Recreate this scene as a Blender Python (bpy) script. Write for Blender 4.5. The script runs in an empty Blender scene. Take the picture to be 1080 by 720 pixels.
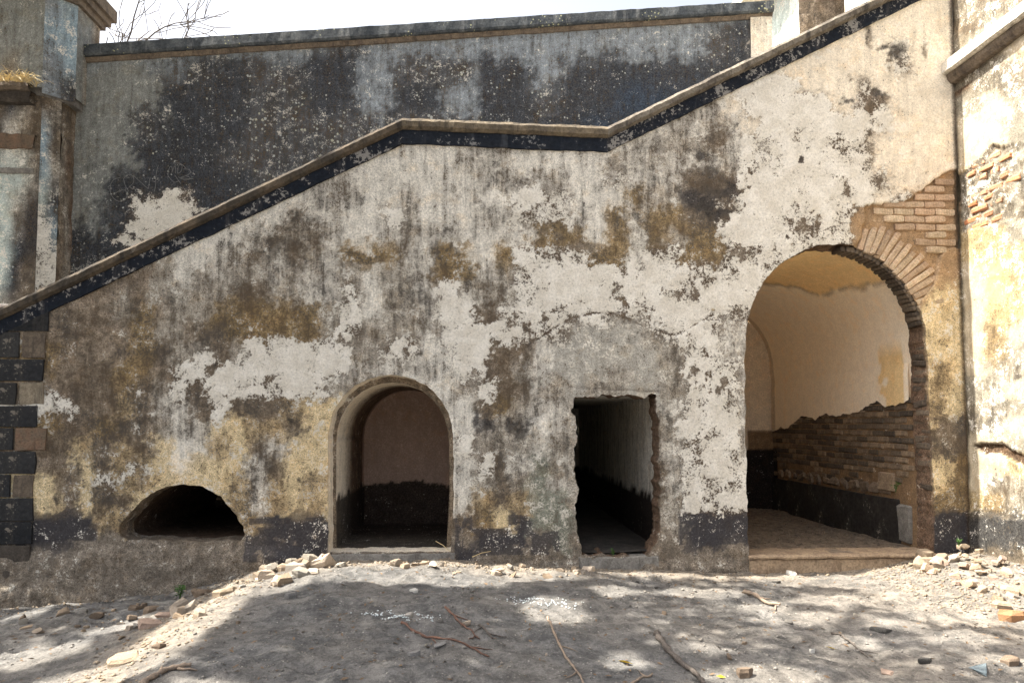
import bpy, math, random
import numpy as np
from mathutils import Vector, Matrix, noise as mnoise

S = bpy.context.scene
COL = S.collection
R = math.radians
random.seed(7)
RNG = np.random.default_rng(7)

# ------------------------------------------------------------------ camera
cam_data = bpy.data.cameras.new('camera')
cam = bpy.data.objects.new('camera', cam_data)
COL.objects.link(cam)
cam.location = (0.0, -7.2, 1.55)
cam.rotation_euler = (R(93.0), 0.0, R(-2.8))
cam_data.sensor_width = 36.0
cam_data.lens = 24.0
cam_data.shift_y = 0.04563
cam_data.clip_start = 0.05
cam_data.clip_end = 2000.0
S.camera = cam

# ------------------------------------------------------------------ light
SUN_ELEV = R(58.0)
SUN_BEHIND = R(1.5)            # the sun stands left of the place, a little behind the wall plane
sun_vec = Vector((-math.cos(SUN_ELEV) * math.cos(SUN_BEHIND), math.cos(SUN_ELEV) * math.sin(SUN_BEHIND), math.sin(SUN_ELEV)))
W = bpy.data.worlds.new('World')
S.world = W
W.use_nodes = True
wn = W.node_tree
sky = wn.nodes.new('ShaderNodeTexSky')
sky.sky_type = 'NISHITA'
sky.sun_disc = False
sky.sun_elevation = SUN_ELEV
sky.sun_rotation = math.atan2(sun_vec.x, sun_vec.y)
sky.air_density = 1.0
sky.dust_density = 8.0
sky.ozone_density = 1.0
wn.nodes['Background'].inputs['Strength'].default_value = 0.09
hz = wn.nodes.new('ShaderNodeHueSaturation')          # thin white heat haze all over the sky
hz.inputs['Saturation'].default_value = 0.45
wn.links.new(sky.outputs[0], hz.inputs['Color'])
wn.links.new(hz.outputs[0], wn.nodes['Background'].inputs['Color'])
sl = bpy.data.lights.new('sun', 'SUN')
sl.energy = 4.0
sl.angle = R(0.55)
sl.color = (1.0, 0.94, 0.84)
sun = bpy.data.objects.new('sun', sl)
COL.objects.link(sun)
sun.rotation_euler = sun_vec.to_track_quat('Z', 'Y').to_euler()
S.view_settings.view_transform = 'Standard'
S.view_settings.look = 'None'
S.view_settings.gamma = 1.0
S.view_settings.use_curve_mapping = False
S.view_settings.exposure = 2.15
S.cycles.max_bounces = 8
S.cycles.diffuse_bounces = 6

# ------------------------------------------------------------------ measured tables (metres; wall face is the plane y = 0)
WALL_LEFT = -5.418
WALL_RIGHT = 5.313
FRONT_SHEET = [5.24956, 0.19901, 25.21675, 0.15356, -4.91233, 30.22017, 0.00687, 0.00737]
BACK_SHEET = [2.65948, 0.08634, 14.14767, 0.07296, -2.50737, 17.9082, 0.00525, 0.00563]
BACK = {'y': 2.2, 'left': -5.523, 'right': 4.194, 'top_left': 6.713, 'top_right': 7.646}
PILASTER_LEFT = 3.9
COPING_PATH = [(-5.474, 2.419), (-0.817, 4.795), (1.383, 4.749), (5.324, 6.75)]
DRAIN_ARCH = [(-3.656, 0.461), (-3.63, 0.538), (-3.54, 0.671), (-3.458, 0.757), (-3.365, 0.829), (-3.262, 0.881), (-3.149, 0.915), (-3.017, 0.929), (-2.883, 0.914), (-2.748, 0.869), (-2.632, 0.801), (-2.535, 0.704), (-2.466, 0.597), (-2.416, 0.5), (-2.395, 0.413), (-2.422, 0.356), (-2.661, 0.348), (-2.946, 0.355), (-3.324, 0.363), (-3.56, 0.379), (-3.636, 0.404)]
MID_ARCH = [(-1.546, 0.232), (-1.559, 0.835), (-1.563, 1.422), (-1.563, 1.422), (-1.552, 1.547), (-1.517, 1.667), (-1.459, 1.778), (-1.38, 1.876), (-1.283, 1.957), (-1.171, 2.017), (-1.05, 2.054), (-0.923, 2.067), (-0.796, 2.055), (-0.673, 2.018), (-0.559, 1.959), (-0.459, 1.878), (-0.377, 1.78), (-0.316, 1.668), (-0.278, 1.547), (-0.265, 1.421), (-0.258, 0.828), (-0.289, 0.221)]
DOOR_HOLE = [(1.027, 1.832), (1.362, 1.842), (1.872, 1.843), (1.892, 1.742), (1.94, 1.52), (1.907, 1.268), (1.934, 0.967), (1.9, 0.668), (1.928, 0.419), (1.875, 0.241), (1.753, 0.163), (1.35, 0.167), (1.079, 0.179), (1.06, 0.376), (1.021, 0.624), (1.053, 0.871), (1.004, 1.22), (1.026, 1.52), (0.996, 1.671)]
BIG_ARCH = [(2.869, 0.004), (2.87, 0.612), (2.864, 1.418), (2.858, 2.234), (2.864, 2.325), (2.865, 2.483), (2.887, 2.64), (2.93, 2.793), (2.994, 2.939), (3.077, 3.074), (3.177, 3.196), (3.292, 3.301), (3.42, 3.387), (3.558, 3.454), (3.703, 3.497), (3.852, 3.518), (4.002, 3.515), (4.149, 3.489), (4.29, 3.439), (4.422, 3.367), (4.542, 3.275), (4.648, 3.164), (4.736, 3.037), (4.806, 2.897), (4.855, 2.747), (4.883, 2.59), (4.889, 2.43), (4.897, 2.036), (4.912, 1.519), (4.927, 1.007), (4.924, 0.599), (4.904, -0.017)]
BRICK_PATCH = [(4.098, 3.47), (4.197, 3.598), (4.234, 3.788), (4.25, 3.947), (4.433, 3.971), (4.628, 4.006), (4.813, 4.063), (4.957, 4.182), (5.091, 4.292), (5.236, 4.38), (5.421, 4.384), (5.389, 3.486), (5.15, 3.483), (5.082, 3.377), (5.043, 3.186), (4.974, 3.049), (4.851, 2.911), (4.814, 2.743), (4.722, 2.889), (4.57, 3.181), (4.363, 3.41)]
BIG_CENTRE = (3.869, 2.424)
FRONT_MARKS = [(4.656, 5.664, 0.098, 0.153, 'K'), (4.506, 5.736, 0.054, 0.044, 'K'), (4.565, 5.531, 0.044, 0.098, 'D'), (4.976, 5.738, 0.033, 0.164, 'D'), (4.347, 5.884, 0.033, 0.131, 'D'), (4.415, 5.213, 0.098, 0.076, 'K'), (4.324, 5.071, 0.054, 0.151, 'D'), (4.066, 5.118, 0.065, 0.054, 'K'), (4.116, 5.368, 0.054, 0.043, 'D'), (4.326, 4.77, 0.054, 0.107, 'D'), (3.123, 4.532, 0.085, 0.17, 'S'), (3.519, 4.667, 0.075, 0.085, 'D'), (3.546, 4.455, 0.043, 0.064, 'K'), (3.486, 3.662, 0.106, 0.105, 'D'), (3.347, 3.586, 0.063, 0.052, 'K'), (3.711, 3.749, 0.043, 0.095, 'D'), (4.041, 4.145, 0.032, 0.074, 'D'), (4.417, 4.173, 0.043, 0.075, 'D'), (1.504, 2.963, 0.062, 0.134, 'B'), (1.554, 2.861, 0.041, 0.082, 'D'), (1.851, 2.689, 0.093, 0.062, 'B'), (1.728, 2.729, 0.051, 0.051, 'B'), (2.081, 2.927, 0.062, 0.041, 'B'), (2.153, 2.918, 0.031, 0.041, 'B'), (2.351, 2.971, 0.052, 0.062, 'B'), (2.455, 3.024, 0.042, 0.031, 'B'), (2.31, 3.053, 0.052, 0.041, 'B'), (2.27, 3.167, 0.031, 0.062, 'D'), (1.557, 3.169, 0.041, 0.041, 'B'), (2.525, 2.797, 0.031, 0.052, 'Y'), (2.816, 2.789, 0.052, 0.072, 'B'), (2.771, 2.583, 0.052, 0.072, 'B'), (2.51, 2.53, 0.052, 0.062, 'B'), (2.261, 2.518, 0.052, 0.072, 'B'), (2.297, 2.119, 0.083, 0.071, 'B'), (2.441, 2.079, 0.052, 0.061, 'D'), (2.357, 1.966, 0.052, 0.051, 'B'), (2.563, 1.916, 0.083, 0.082, 'B'), (2.54, 1.773, 0.062, 0.051, 'B'), (2.616, 2.008, 0.041, 0.061, 'B'), (2.231, 1.773, 0.051, 0.041, 'B'), (2.837, 2.213, 0.062, 0.246, 'N'), (0.262, 2.262, 0.131, 0.101, 'D'), (0.252, 2.141, 0.121, 0.081, 'D'), (0.091, 2.02, 0.05, 0.121, 'D'), (-0.049, 2.1, 0.07, 0.05, 'G'), (0.312, 1.55, 0.05, 0.08, 'K'), (-0.027, 1.58, 0.03, 0.08, 'K'), (0.049, 3.031, 0.091, 0.122, 'G'), (0.13, 2.676, 0.101, 0.081, 'D'), (0.362, 2.627, 0.061, 0.091, 'B'), (0.453, 2.476, 0.081, 0.041, 'B'), (0.534, 2.577, 0.051, 0.061, 'D'), (0.706, 2.68, 0.061, 0.081, 'D'), (-0.638, 2.298, 0.04, 0.03, 'K'), (-0.72, 2.7, 0.05, 0.061, 'D'), (-0.89, 2.769, 0.04, 0.05, 'D'), (-0.866, 2.367, 0.069, 0.08, 'W'), (-0.677, 2.318, 0.05, 0.05, 'W'), (-0.272, 2.926, 0.08, 0.122, 'W'), (-0.18, 2.572, 0.14, 0.405, 'W'), (-0.099, 2.22, 0.16, 0.201, 'W'), (-0.35, 2.42, 0.06, 0.101, 'W'), (-1.422, 2.614, 0.049, 0.15, 'W'), (-1.381, 2.464, 0.049, 0.08, 'W'), (-1.48, 2.513, 0.039, 0.08, 'W'), (-1.369, 2.314, 0.079, 0.07, 'W'), (-2.848, 2.287, 0.096, 0.079, 'W'), (-2.911, 2.109, 0.096, 0.079, 'W'), (-2.749, 2.159, 0.096, 0.138, 'W'), (-2.582, 2.012, 0.116, 0.099, 'W'), (-2.674, 1.815, 0.116, 0.118, 'W'), (-2.71, 1.697, 0.058, 0.059, 'W'), (-2.267, 2.23, 0.136, 0.089, 'W'), (-2.12, 2.162, 0.097, 0.099, 'W'), (-2.43, 2.16, 0.087, 0.109, 'W'), (-1.926, 2.232, 0.156, 0.119, 'W'), (-1.681, 2.163, 0.137, 0.129, 'W'), (-1.516, 2.294, 0.098, 0.14, 'W'), (-1.728, 2.024, 0.117, 0.05, 'W'), (-2.357, 1.894, 0.155, 0.039, 'W'), (-1.971, 1.994, 0.117, 0.03, 'W'), (-2.292, 2.013, 0.058, 0.049, 'V'), (-2.777, 2.11, 0.058, 0.069, 'D'), (-2.72, 2.169, 0.029, 0.039, 'K'), (-2.195, 2.013, 0.068, 0.04, 'D'), (-2.597, 1.835, 0.039, 0.029, 'D'), (2.638, 4.628, 0.127, 0.148, 'D'), (2.477, 4.466, 0.105, 0.053, 'K'), (2.734, 4.102, 0.147, 0.147, 'K'), (2.572, 3.837, 0.168, 0.126, 'K'), (2.473, 4.15, 0.147, 0.126, 'D'), (2.894, 4.21, 0.053, 0.106, 'D'), (1.995, 3.568, 0.146, 0.104, 'O'), (2.411, 3.521, 0.167, 0.146, 'O'), (2.204, 3.675, 0.146, 0.104, 'O'), (2.655, 3.765, 0.052, 0.063, 'D'), (2.786, 3.422, 0.052, 0.052, 'B'), (2.848, 3.371, 0.042, 0.073, 'B'), (1.168, 3.433, 0.123, 0.062, 'B'), (1.046, 3.472, 0.082, 0.062, 'B'), (0.709, 3.602, 0.082, 0.062, 'B'), (0.862, 3.532, 0.082, 0.083, 'B'), (1.53, 3.582, 0.083, 0.145, 'O'), (1.497, 3.406, 0.072, 0.103, 'O'), (0.271, 3.36, 0.051, 0.103, 'O'), (-0.173, 3.314, 0.091, 0.071, 'O'), (-0.405, 3.382, 0.121, 0.082, 'O'), (-0.935, 3.406, 0.12, 0.071, 'O'), (-0.257, 4.051, 0.091, 0.124, 'S'), (-4.29, 1.232, 0.047, 0.27, 'D'), (-4.321, 1.569, 0.085, 0.116, 'O'), (-4.274, 0.752, 0.028, 0.077, 'K'), (-4.106, 1.328, 0.047, 0.077, 'Y'), (-3.813, 0.99, 0.057, 0.067, 'V'), (-3.534, 1.133, 0.095, 0.097, 'V'), (-3.626, 1.037, 0.094, 0.077, 'V'), (-3.436, 0.988, 0.076, 0.135, 'D'), (-3.894, 1.183, 0.094, 0.116, 'D'), (-3.656, 1.424, 0.085, 0.078, 'D'), (-3.398, 1.327, 0.085, 0.136, 'D'), (-3.857, 0.894, 0.113, 0.058, 'D'), (-2.313, 1.13, 0.038, 0.098, 'D'), (-2.329, 0.935, 0.038, 0.097, 'K'), (-1.76, 0.933, 0.077, 0.039, 'D'), (-1.847, 0.963, 0.029, 0.039, 'K'), (-1.964, 1.589, 0.049, 0.039, 'K'), (-4.26, 1.734, 0.075, 0.078, 'V'), (-3.499, 1.891, 0.038, 0.039, 'W'), (-3.027, 2.138, 0.048, 0.049, 'W'), (-2.02, 0.343, 0.067, 0.068, 'T'), (-2.225, 0.557, 0.048, 0.029, 'T'), (-2.014, 0.555, 0.029, 0.029, 'T'), (-1.674, 0.379, 0.048, 0.048, 'T'), (-1.895, 0.322, 0.029, 0.029, 'T')]
DADO_RECTS = [(-4.472, 0.534, -3.923, 0.588), (-4.466, 0.373, -3.882, 0.492), (-2.359, 0.519, -1.561, 0.591), (-2.38, 0.144, -1.569, 0.484), (-0.25, 0.123, -0.064, 0.581), (-0.102, 0.19, 0.471, 0.469), (0.312, 0.461, 0.511, 0.597), (0.551, 0.184, 0.85, 0.427), (2.119, 0.269, 2.911, 0.602), (4.791, 0.095, 5.337, 0.597)]
FRONT_CRACKS = [[(0.513, 2.375), (0.706, 2.508), (0.96, 2.672), (1.215, 2.735), (1.471, 2.727), (1.696, 2.626), (1.88, 2.566), (2.065, 2.506), (2.168, 2.517), (2.346, 2.631), (2.503, 2.715)], [(2.106, 2.517), (2.125, 2.384), (2.103, 2.251)], [(0.957, 1.942), (1.363, 1.923), (1.924, 1.894)], [(-4.098, 2.831), (-3.98, 2.713), (-3.863, 2.616), (-3.792, 2.498)], [(-4.38, 2.475), (-4.19, 2.466), (-4.001, 2.467), (-3.995, 2.281)], [(-1.643, 1.599), (-1.565, 1.609)], [(-1.823, 1.895), (-1.967, 1.767)], [(-4.343, 0.05), (-4.203, 0.01), (-4.063, 0.009)]]
BACK_WHITE = [(-4.827, 4.084, 0.131, 0.078), (-4.705, 4.216, 0.131, 0.105), (-4.585, 4.414, 0.157, 0.157), (-4.399, 4.549, 0.183, 0.131), (-4.187, 4.671, 0.157, 0.131), (-4.023, 4.686, 0.105, 0.105), (-4.268, 4.38, 0.183, 0.183), (-4.454, 4.22, 0.157, 0.105), (-4.081, 4.462, 0.131, 0.131), (-3.918, 4.556, 0.065, 0.105), (-4.015, 4.384, 0.078, 0.065), (-3.827, 4.465, 0.105, 0.039), (-4.951, 4.03, 0.065, 0.052), (-4.652, 4.545, 0.105, 0.078)]
GRAFFITI = [[(-4.888, 4.897), (-4.967, 4.879), (-5.011, 4.812), (-5.017, 4.705), (-4.971, 4.611), (-4.89, 4.561), (-4.811, 4.59), (-4.779, 4.662), (-4.804, 4.721), (-4.861, 4.732), (-4.928, 4.695), (-4.961, 4.666)], [(-4.842, 4.886), (-4.817, 4.792), (-4.769, 4.71)], [(-4.842, 4.875), (-4.81, 4.935), (-4.742, 4.948), (-4.702, 4.901), (-4.704, 4.829), (-4.755, 4.781), (-4.771, 4.769), (-4.667, 4.735), (-4.61, 4.719)], [(-4.695, 4.918), (-4.602, 4.831), (-4.508, 4.75)], [(-4.508, 4.75), (-4.485, 4.912)], [(-4.38, 5.085), (-4.405, 5.001), (-4.412, 4.894), (-4.413, 4.775), (-4.427, 4.715)], [(-4.251, 4.957), (-4.237, 5.052), (-4.208, 5.077), (-4.191, 5.029), (-4.205, 4.957), (-4.173, 5.065), (-4.151, 5.078), (-4.148, 4.97)], [(-4.125, 4.971), (-4.116, 5.079), (-4.082, 5.103), (-4.059, 5.068), (-4.075, 4.996), (-4.114, 4.971)], [(-4.263, 4.968), (-4.215, 4.886), (-4.156, 4.839), (-4.111, 4.864)], [(-4.159, 4.946), (-4.076, 4.828)], [(-4.046, 5.032), (-3.966, 5.033), (-3.942, 4.986), (-4.009, 4.937), (-4.078, 4.919)], [(-4.009, 4.937), (-3.94, 4.914), (-3.985, 4.878), (-4.054, 4.889), (-4.112, 4.923)], [(-4.078, 4.912), (-3.986, 4.897), (-3.912, 4.903)], [(-4.186, 5.113), (-4.083, 5.115), (-4.012, 5.045)]]
QUOINS = [(-5.418, 2.227, -4.691, 2.49, 'k'), (-4.668, 2.229, -4.437, 2.493, 'b'), (-5.418, 1.985, -4.446, 2.213, 'k'), (-5.418, 1.748, -4.705, 1.97, 'k'), (-4.683, 1.748, -4.438, 1.971, 'l'), (-5.418, 1.521, -4.486, 1.733, 'k'), (-5.408, 1.286, -4.716, 1.507, 'k'), (-4.694, 1.285, -4.394, 1.507, 'r'), (-5.398, 1.051, -4.488, 1.272, 'k'), (-5.388, 0.814, -4.731, 1.038, 'k'), (-4.709, 0.811, -4.508, 1.036, 'b'), (-5.378, 0.575, -4.499, 0.799, 'k'), (-5.368, 0.339, -4.5, 0.561, 'k'), (-5.358, 0.093, -4.51, 0.325, 'd'), (-5.342, -0.281, -4.696, 0.08, 'd'), (-4.669, -0.288, -4.251, 0.074, 'b')]
QUOIN_HEAD = [(-5.459, 2.497), (-4.419, 2.504), (-4.417, 2.73)]
CORNER_QUOIN_X = -4.411
GROUND_LINE = [(-7.494, -0.341), (-4.793, -0.284), (-4.24, -0.253), (-3.59, -0.205), (-2.934, -0.118), (-2.557, -0.027), (-2.273, 0.057), (-1.891, 0.12), (-1.216, 0.162), (-0.24, 0.133), (0.55, 0.076), (1.349, 0.029), (2.562, -0.013), (3.486, -0.013), (4.317, -0.001), (4.896, 0.073), (5.214, 0.111), (8.287, 0.061)]
RIGHT_CORNICE_Z = [5.59, 5.401]
RIGHT_BRICK = [(-0.006, 4.287), (0.172, 4.316), (0.357, 4.379), (0.495, 4.455), (0.62, 4.373), (0.804, 4.345), (1.087, 4.226), (1.048, 3.433), (0.646, 3.609), (0.32, 3.626), (0.023, 3.659)]
RIGHT_GASH = [(0.082, 1.316), (0.276, 1.352), (0.485, 1.367), (0.63, 1.296), (0.793, 1.247), (0.936, 1.181), (0.931, 1.073), (0.765, 1.135), (0.589, 1.199), (0.403, 1.248), (0.217, 1.24)]
RIGHT_SHEET = [2.86452, -0.13985, 0.53116, -3.02916, -4.73933, 29.94303, -0.13553, 0.00711]
SUN_POOLS = [(-1.61, -0.37, 0.66, 0.48), (-0.67, -0.54, 0.82, 0.46), (0.33, -0.43, 0.68, 0.44), (-1.76, -0.81, 0.37, 0.42), (-2.08, -0.98, 0.3, 0.57), (-2.13, -1.52, 0.3, 0.58), (-2.14, -2.03, 0.31, 0.56), (-2.14, -2.45, 0.31, 0.4), (-2.11, -2.83, 0.31, 0.27), (0.65, -1.67, 0.25, 0.35), (-3.46, -1.77, 0.38, 0.29), (-2.7, -2.59, 0.46, 0.23), (-4.46, -0.36, 0.17, 0.2), (1.92, -0.12, 0.62, 0.23), (3.4, -0.18, 0.67, 0.39), (3.79, -0.47, 0.54, 0.31), (4.43, -0.31, 0.54, 0.55), (4.76, -0.81, 0.44, 0.7), (4.43, -1.58, 0.34, 0.31), (3.84, -1.53, 0.31, 0.22), (3.28, -1.85, 0.27, 0.15), (3.18, -1.17, 0.38, 0.16), (2.65, -1.63, 0.31, 0.16), (2.41, -1.34, 0.25, 0.19), (1.61, -2.83, 0.27, 0.19), (1.91, -2.85, 0.25, 0.18), (0.96, -2.71, 0.15, 0.19), (2.75, -2.23, 0.21, 0.11), (3.58, -2.18, 0.25, 0.13), (3.51, -2.64, 0.19, 0.14), (-1.52, -3.26, 0.28, 0.12), (-3.03, -1.26, 0.3, 0.22), (-0.04, -0.85, 0.35, 0.27), (1.26, -0.92, 0.25, 0.19), (2.08, -0.83, 0.37, 0.19)]
TWIGS = [{'n': 'dark thick curved stick lying on the bare earth below the big arch', 'r': 0.022, 'p': [(1.31, -2.15), (1.29, -2.45), (1.33, -2.66), (1.38, -2.8), (1.36, -3.07)]}, {'n': 'long thin pale root trailing towards the viewer across grey earth', 'r': 0.009, 'p': [(0.53, -1.96), (0.54, -2.29), (0.56, -2.61), (0.6, -2.79), (0.62, -3.03), (0.63, -3.22)]}, {'n': 'reddish twig lying flat in front of the middle arch', 'r': 0.009, 'p': [(-0.56, -2.09), (-0.45, -2.29), (-0.34, -2.4), (-0.17, -2.49), (-0.03, -2.6), (0.07, -2.74)]}, {'n': 'thin brown forked twig slanting beside the reddish twig', 'r': 0.009, 'p': [(-0.26, -1.69), (-0.14, -2.0), (-0.07, -2.2), (0.01, -2.39)]}, {'n': 'short dark twig right of the forked twig', 'r': 0.009, 'p': [(0.01, -2.06), (0.05, -2.25), (0.1, -2.41)]}, {'n': 'curved grey stick at the bottom left on sunlit earth', 'r': 0.018, 'p': [(-1.88, -3.23), (-1.89, -3.12), (-1.84, -3.02), (-1.78, -2.97), (-1.72, -2.94)]}, {'n': 'short brown twig at the bottom edge right of the pale root', 'r': 0.009, 'p': [(0.86, -3.2), (0.94, -3.11), (1.07, -2.97)]}, {'n': 'pale bark strip lying right of the doorway hole on the earth', 'r': 0.018, 'p': [(2.48, -0.87), (2.51, -1.04), (2.54, -1.24), (2.59, -1.36)]}, {'n': 'brown twig lying on the shaded earth at right', 'r': 0.008, 'p': [(2.68, -2.04), (2.74, -2.14), (2.71, -2.36), (2.71, -2.48)]}]
LEAVES = [(0.96, -2.71), (2.54, -2.31), (1.53, -2.88)]
BIG_STONES = [('large flat pale stone on the sunlit bank', (-2.26, -0.92), 0.16, 't'), ('long pale pink stone lying across the sunlit bank', (-2.59, -1.59), 0.17, 'p'), ('pale pink stone beside the long bank stone', (-2.6, -1.22), 0.13, 'p'), ('flat buff slab low on the sunlit bank', (-2.32, -2.52), 0.17, 't'), ('small brown stone standing on the bank below the pink stones', (-2.15, -2.39), 0.06, 'b'), ('brown flat stone behind the pink stones on the bank', (-2.92, -0.83), 0.11, 'b'), ('brown stone above the large flat pale stone', (-2.61, -0.53), 0.11, 'b'), ('pointed grey stone at the right of the left rubble', (-1.55, -1.39), 0.08, 'g'), ('blue grey slate triangle at lower right', (3.33, -2.76), 0.12, 's'), ('dark brown brick bit at the right edge', (3.58, -2.69), 0.08, 'b'), ('orange brown brick chunk at the right edge', (4.36, -1.75), 0.16, 'r'), ('dark slate flake in the shaded earth at right', (3.1, -2.01), 0.11, 'd'), ('small white stone on the shaded earth near the yellow leaf', (2.36, -2.39), 0.04, 'w'), ('dark grey stone at the foot of the big arch step', (2.97, -0.42), 0.06, 'd'), ('pale flat stone on the sunlit ground before the step', (3.27, -0.13), 0.09, 'w'), ('flat brown stone low at bottom right of the thick stick', (1.68, -2.87), 0.09, 'b'), ('pinkish round stone at bottom right', (2.69, -2.73), 0.07, 'p'), ('dark wedge of wood at bottom right', (3.03, -2.62), 0.08, 'd'), ('small grey stone right of the reddish twig', (-0.41, -2.74), 0.06, 'g'), ('white paper bit on the earth below the middle arch', (-0.55, -1.25), 0.05, 'w'), ('small dark lump beside the doorway hole', (1.54, -0.54), 0.04, 'd'), ('small dark lump farther right of the doorway hole', (1.69, -0.68), 0.035, 'd')]
ASH = [(0.42, -1.39), (0.59, -1.53), (-0.63, -1.96), (-0.53, -1.91)]
PILE_AREAS = [('left', [(-2.17, -0.55), (-2.02, 0.11), (-1.41, 0.02), (-1.23, -0.37), (-1.54, -0.65), (-1.83, -1.01)], 46, 0.045, 0.095), ('bank', [(-2.99, -1.33), (-3.1, -0.63), (-2.87, -0.15), (-2.49, 0.09), (-2.07, -0.85), (-2.13, -1.52), (-2.16, -2.19), (-2.23, -2.59)], 32, 0.03, 0.075), ('leftbase', [(-4.24, -0.63), (-4.13, -0.18), (-3.48, -0.21), (-2.95, -0.58), (-2.84, -1.18), (-3.25, -1.28), (-3.8, -1.13)], 26, 0.025, 0.06), ('middle', [(-1.27, -0.13), (-0.23, -0.14), (0.95, 0.0), (1.3, -0.28), (0.72, -0.73), (-0.04, -0.77), (-0.67, -0.59)], 50, 0.03, 0.075), ('right', [(4.13, -0.3), (4.9, 0.0), (5.43, 0.34), (6.17, 0.25), (4.71, -1.73), (4.34, -1.68), (4.44, -0.99), (4.33, -0.54)], 86, 0.028, 0.085), ('strewn', [(-3.2, -2.36), (-3.66, -1.22), (-1.49, -1.79), (1.0, -0.9), (3.81, -1.76), (3.33, -3.07)], 30, 0.018, 0.04)]
WEED = (-2.87, -0.38)
TOWER = {'y': 1.75, 'f_lo': -5.677, 'f_up': -5.651, 'z_ledge0': 5.613, 'z_ledge1': 5.94, 'z_m': [5.274, 5.086, 4.962, 4.837, 4.737], 'z_tip': 5.897, 'z_cornice': 7.153}
PIER = {'left': 4.829, 'right': 5.617}
SILL_MID = [(-1.566, 0.242), (-0.24, 0.123)]
SILL_DOOR = [(1.069, 0.169), (1.873, 0.043)]
SILL_BIG = [(2.852, 0.183), (4.914, -0.017)]
# ------------------------------------------------------------------ wear survey sheets: one letter per hand-sized patch of wall, see LEG
rows={}
def sheet_row(r,start,s): rows.setdefault(r,{}); [rows[r].__setitem__(start+i,c) for i,c in enumerate(s.replace(' ',''))]
sheet_row(0,46,'CCCCC');sheet_row(1,45,'CCCCCC');sheet_row(2,43,'CCCCSCCC');sheet_row(3,42,'CCCCCVCCC');sheet_row(4,40,'WWCCCVCCCCC')
sheet_row(5,37,'SCWWWWWCVVCCCC');sheet_row(6,35,'SSSSCWWWWWWWCCCC')
sheet_row(6,17,'LLLL LLLLLLLLL LLLLL')
sheet_row(7,19,'L LLLLSSSLLL LLLSSGGDSW VWVWVVCCCCC')
sheet_row(8,18,'SL LLLLSSSLLL LLGSGSSSSV VWWWVVCCCCC')
sheet_row(9,16,'SSSL LLLLLSSSSS LLVSSSDKDW WWWWWWVCCCC')
sheet_row(10,14,'LLSSSL LSLLLSLWWV LLLOSGKKDW WWWWVWCVRRR')
sheet_row(11,13,'LLDSSLL WGLLLSSVVV SLOSOODDWW WVVWVRRRRRR')
sheet_row(12,10,'LLLGDGDSLL SGSSSLSLOO OLOSOGOOWW WWVVVRRRRRR')
sheet_row(13,8,'GL LSSDGDGSOO OSSOOLOWVV VOOSVVOOVV VVVVVRRRRRR')
sheet_row(14,5,'TTTGL GSGGSGSSGL GGSOOSGVWW WWWWWWVVVW VVVVVRRRRRR')
sheet_row(15,4,'TTGTGG GGDDGGSSVL GGSWSGGVVW WWVWWVVWWW SSVVVRRRRYY')
sheet_row(16,2,'TDTTGOTG GOOOOOOGWL GGSWVDVVWV VWVVVWWVVV SSVVVRRRYYY')
sheet_row(17,2,'TDDTTOGG DDOOOOOGVG GGSVWWWVVV NNNNGVWVSS SSVVVRRRYYY')
sheet_row(18,2,'ODTTTODG GDGWVWWWGG VVLLWWDDLN NNNNNGVVSS SSVVVRRYYYY')
sheet_row(19,2,'OTDDOOTV VWWWVWWWSS SSSLLVDGLN NNGNNGWVVS SSVVVRRYYyY')
sheet_row(20,2,'TDDDODGV DWWVVWWGGS LLLLGWDDSG NGGNNGWWVS SSVVVRRYYyY')
sheet_row(21,2,'VVDDyDSS DWDDDyYYYL LLLSLDOGSS GGGGNSVWVS SSVVVRRYYyY')
sheet_row(22,2,'ODDODDGS SYYyyDYYYL LLLLLKGKLS GGGGDGWVWS SSVVVRRYYDD')
sheet_row(23,2,'DDyDyDYL LyYDSYYYYL LLLLWGGGSG GGGGDSVWVS SSVVVRRYYDD')
sheet_row(24,2,'TDYDyyYC YYYSDYYYYL LLLLLVDSEG GGGGDSVWVW SSVVVRRYYYO')
sheet_row(25,2,'YDYVyyYY YYySyYyyYL LLLLLGDGES GGGGDSVVVW SSVVVRRYYYO')
sheet_row(26,2,'YDYDDYYY YYySyYyYYL LLLLLyDyEE GGGGDGWVWW SSVVVRRYYOO')
sheet_row(27,2,'PPPyyGGG GGyyPPPPPP DDDDDOYPEE GBBBBGPPPP PPVVVRRYPPP')
sheet_row(28,2,'PPBBBBBB BBBBPPPPPB BBBBBPPPBE BBBBBBPPBP PPPPPPPPPPP')
sheet_row(29,0,'BBBBBBBB BBBBBBPPPB BBBBBBPBBBBB BBBBBBBBBB BBBBBBBBPPP')
for r in (30,31,32,33,34): sheet_row(r,0,'B'*51)
FRONT_ROWS=[]
for r in range(35):
    d=rows[r]; ks=sorted(d)
    FRONT_ROWS.append([d.get(c) or d[min(ks,key=lambda k:abs(k-c))] for c in range(52)])
back_rows=['gggmmhhhmmhhhhhhhhhhhhmkC','gggmmkmmkkhmmmkkhkkkkkkkC','gggkkkmmkkhkkhkkmkkbbbbmC','ggmkkkmmmmmmmmkkkkbbbmmmC','ggkkkmmmmmkkkkkkkkbbmmmmC','gkkkkkmmmmkkkkkkkkkkkkkkC','gkWWkkmmmmkkkkkkkkkkkkkkC','kkWWWmmmmmkkkkkkkkkkkkkkC','mkkkkkkkkkkkkkkkkkkkkkkkC']
side_rows=['GGG','TNC','NCC','GGG','GGG','NCN','CCN','CCN','CCN','YNN','RRR','RNN','YYN','YYY','CaY','CaY','CYY','CyC','CyN','CNS','NSC','GSN','GSC','CCN','CCY','CSS','YyS','HHH','HHH','BBB','BBB']


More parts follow.
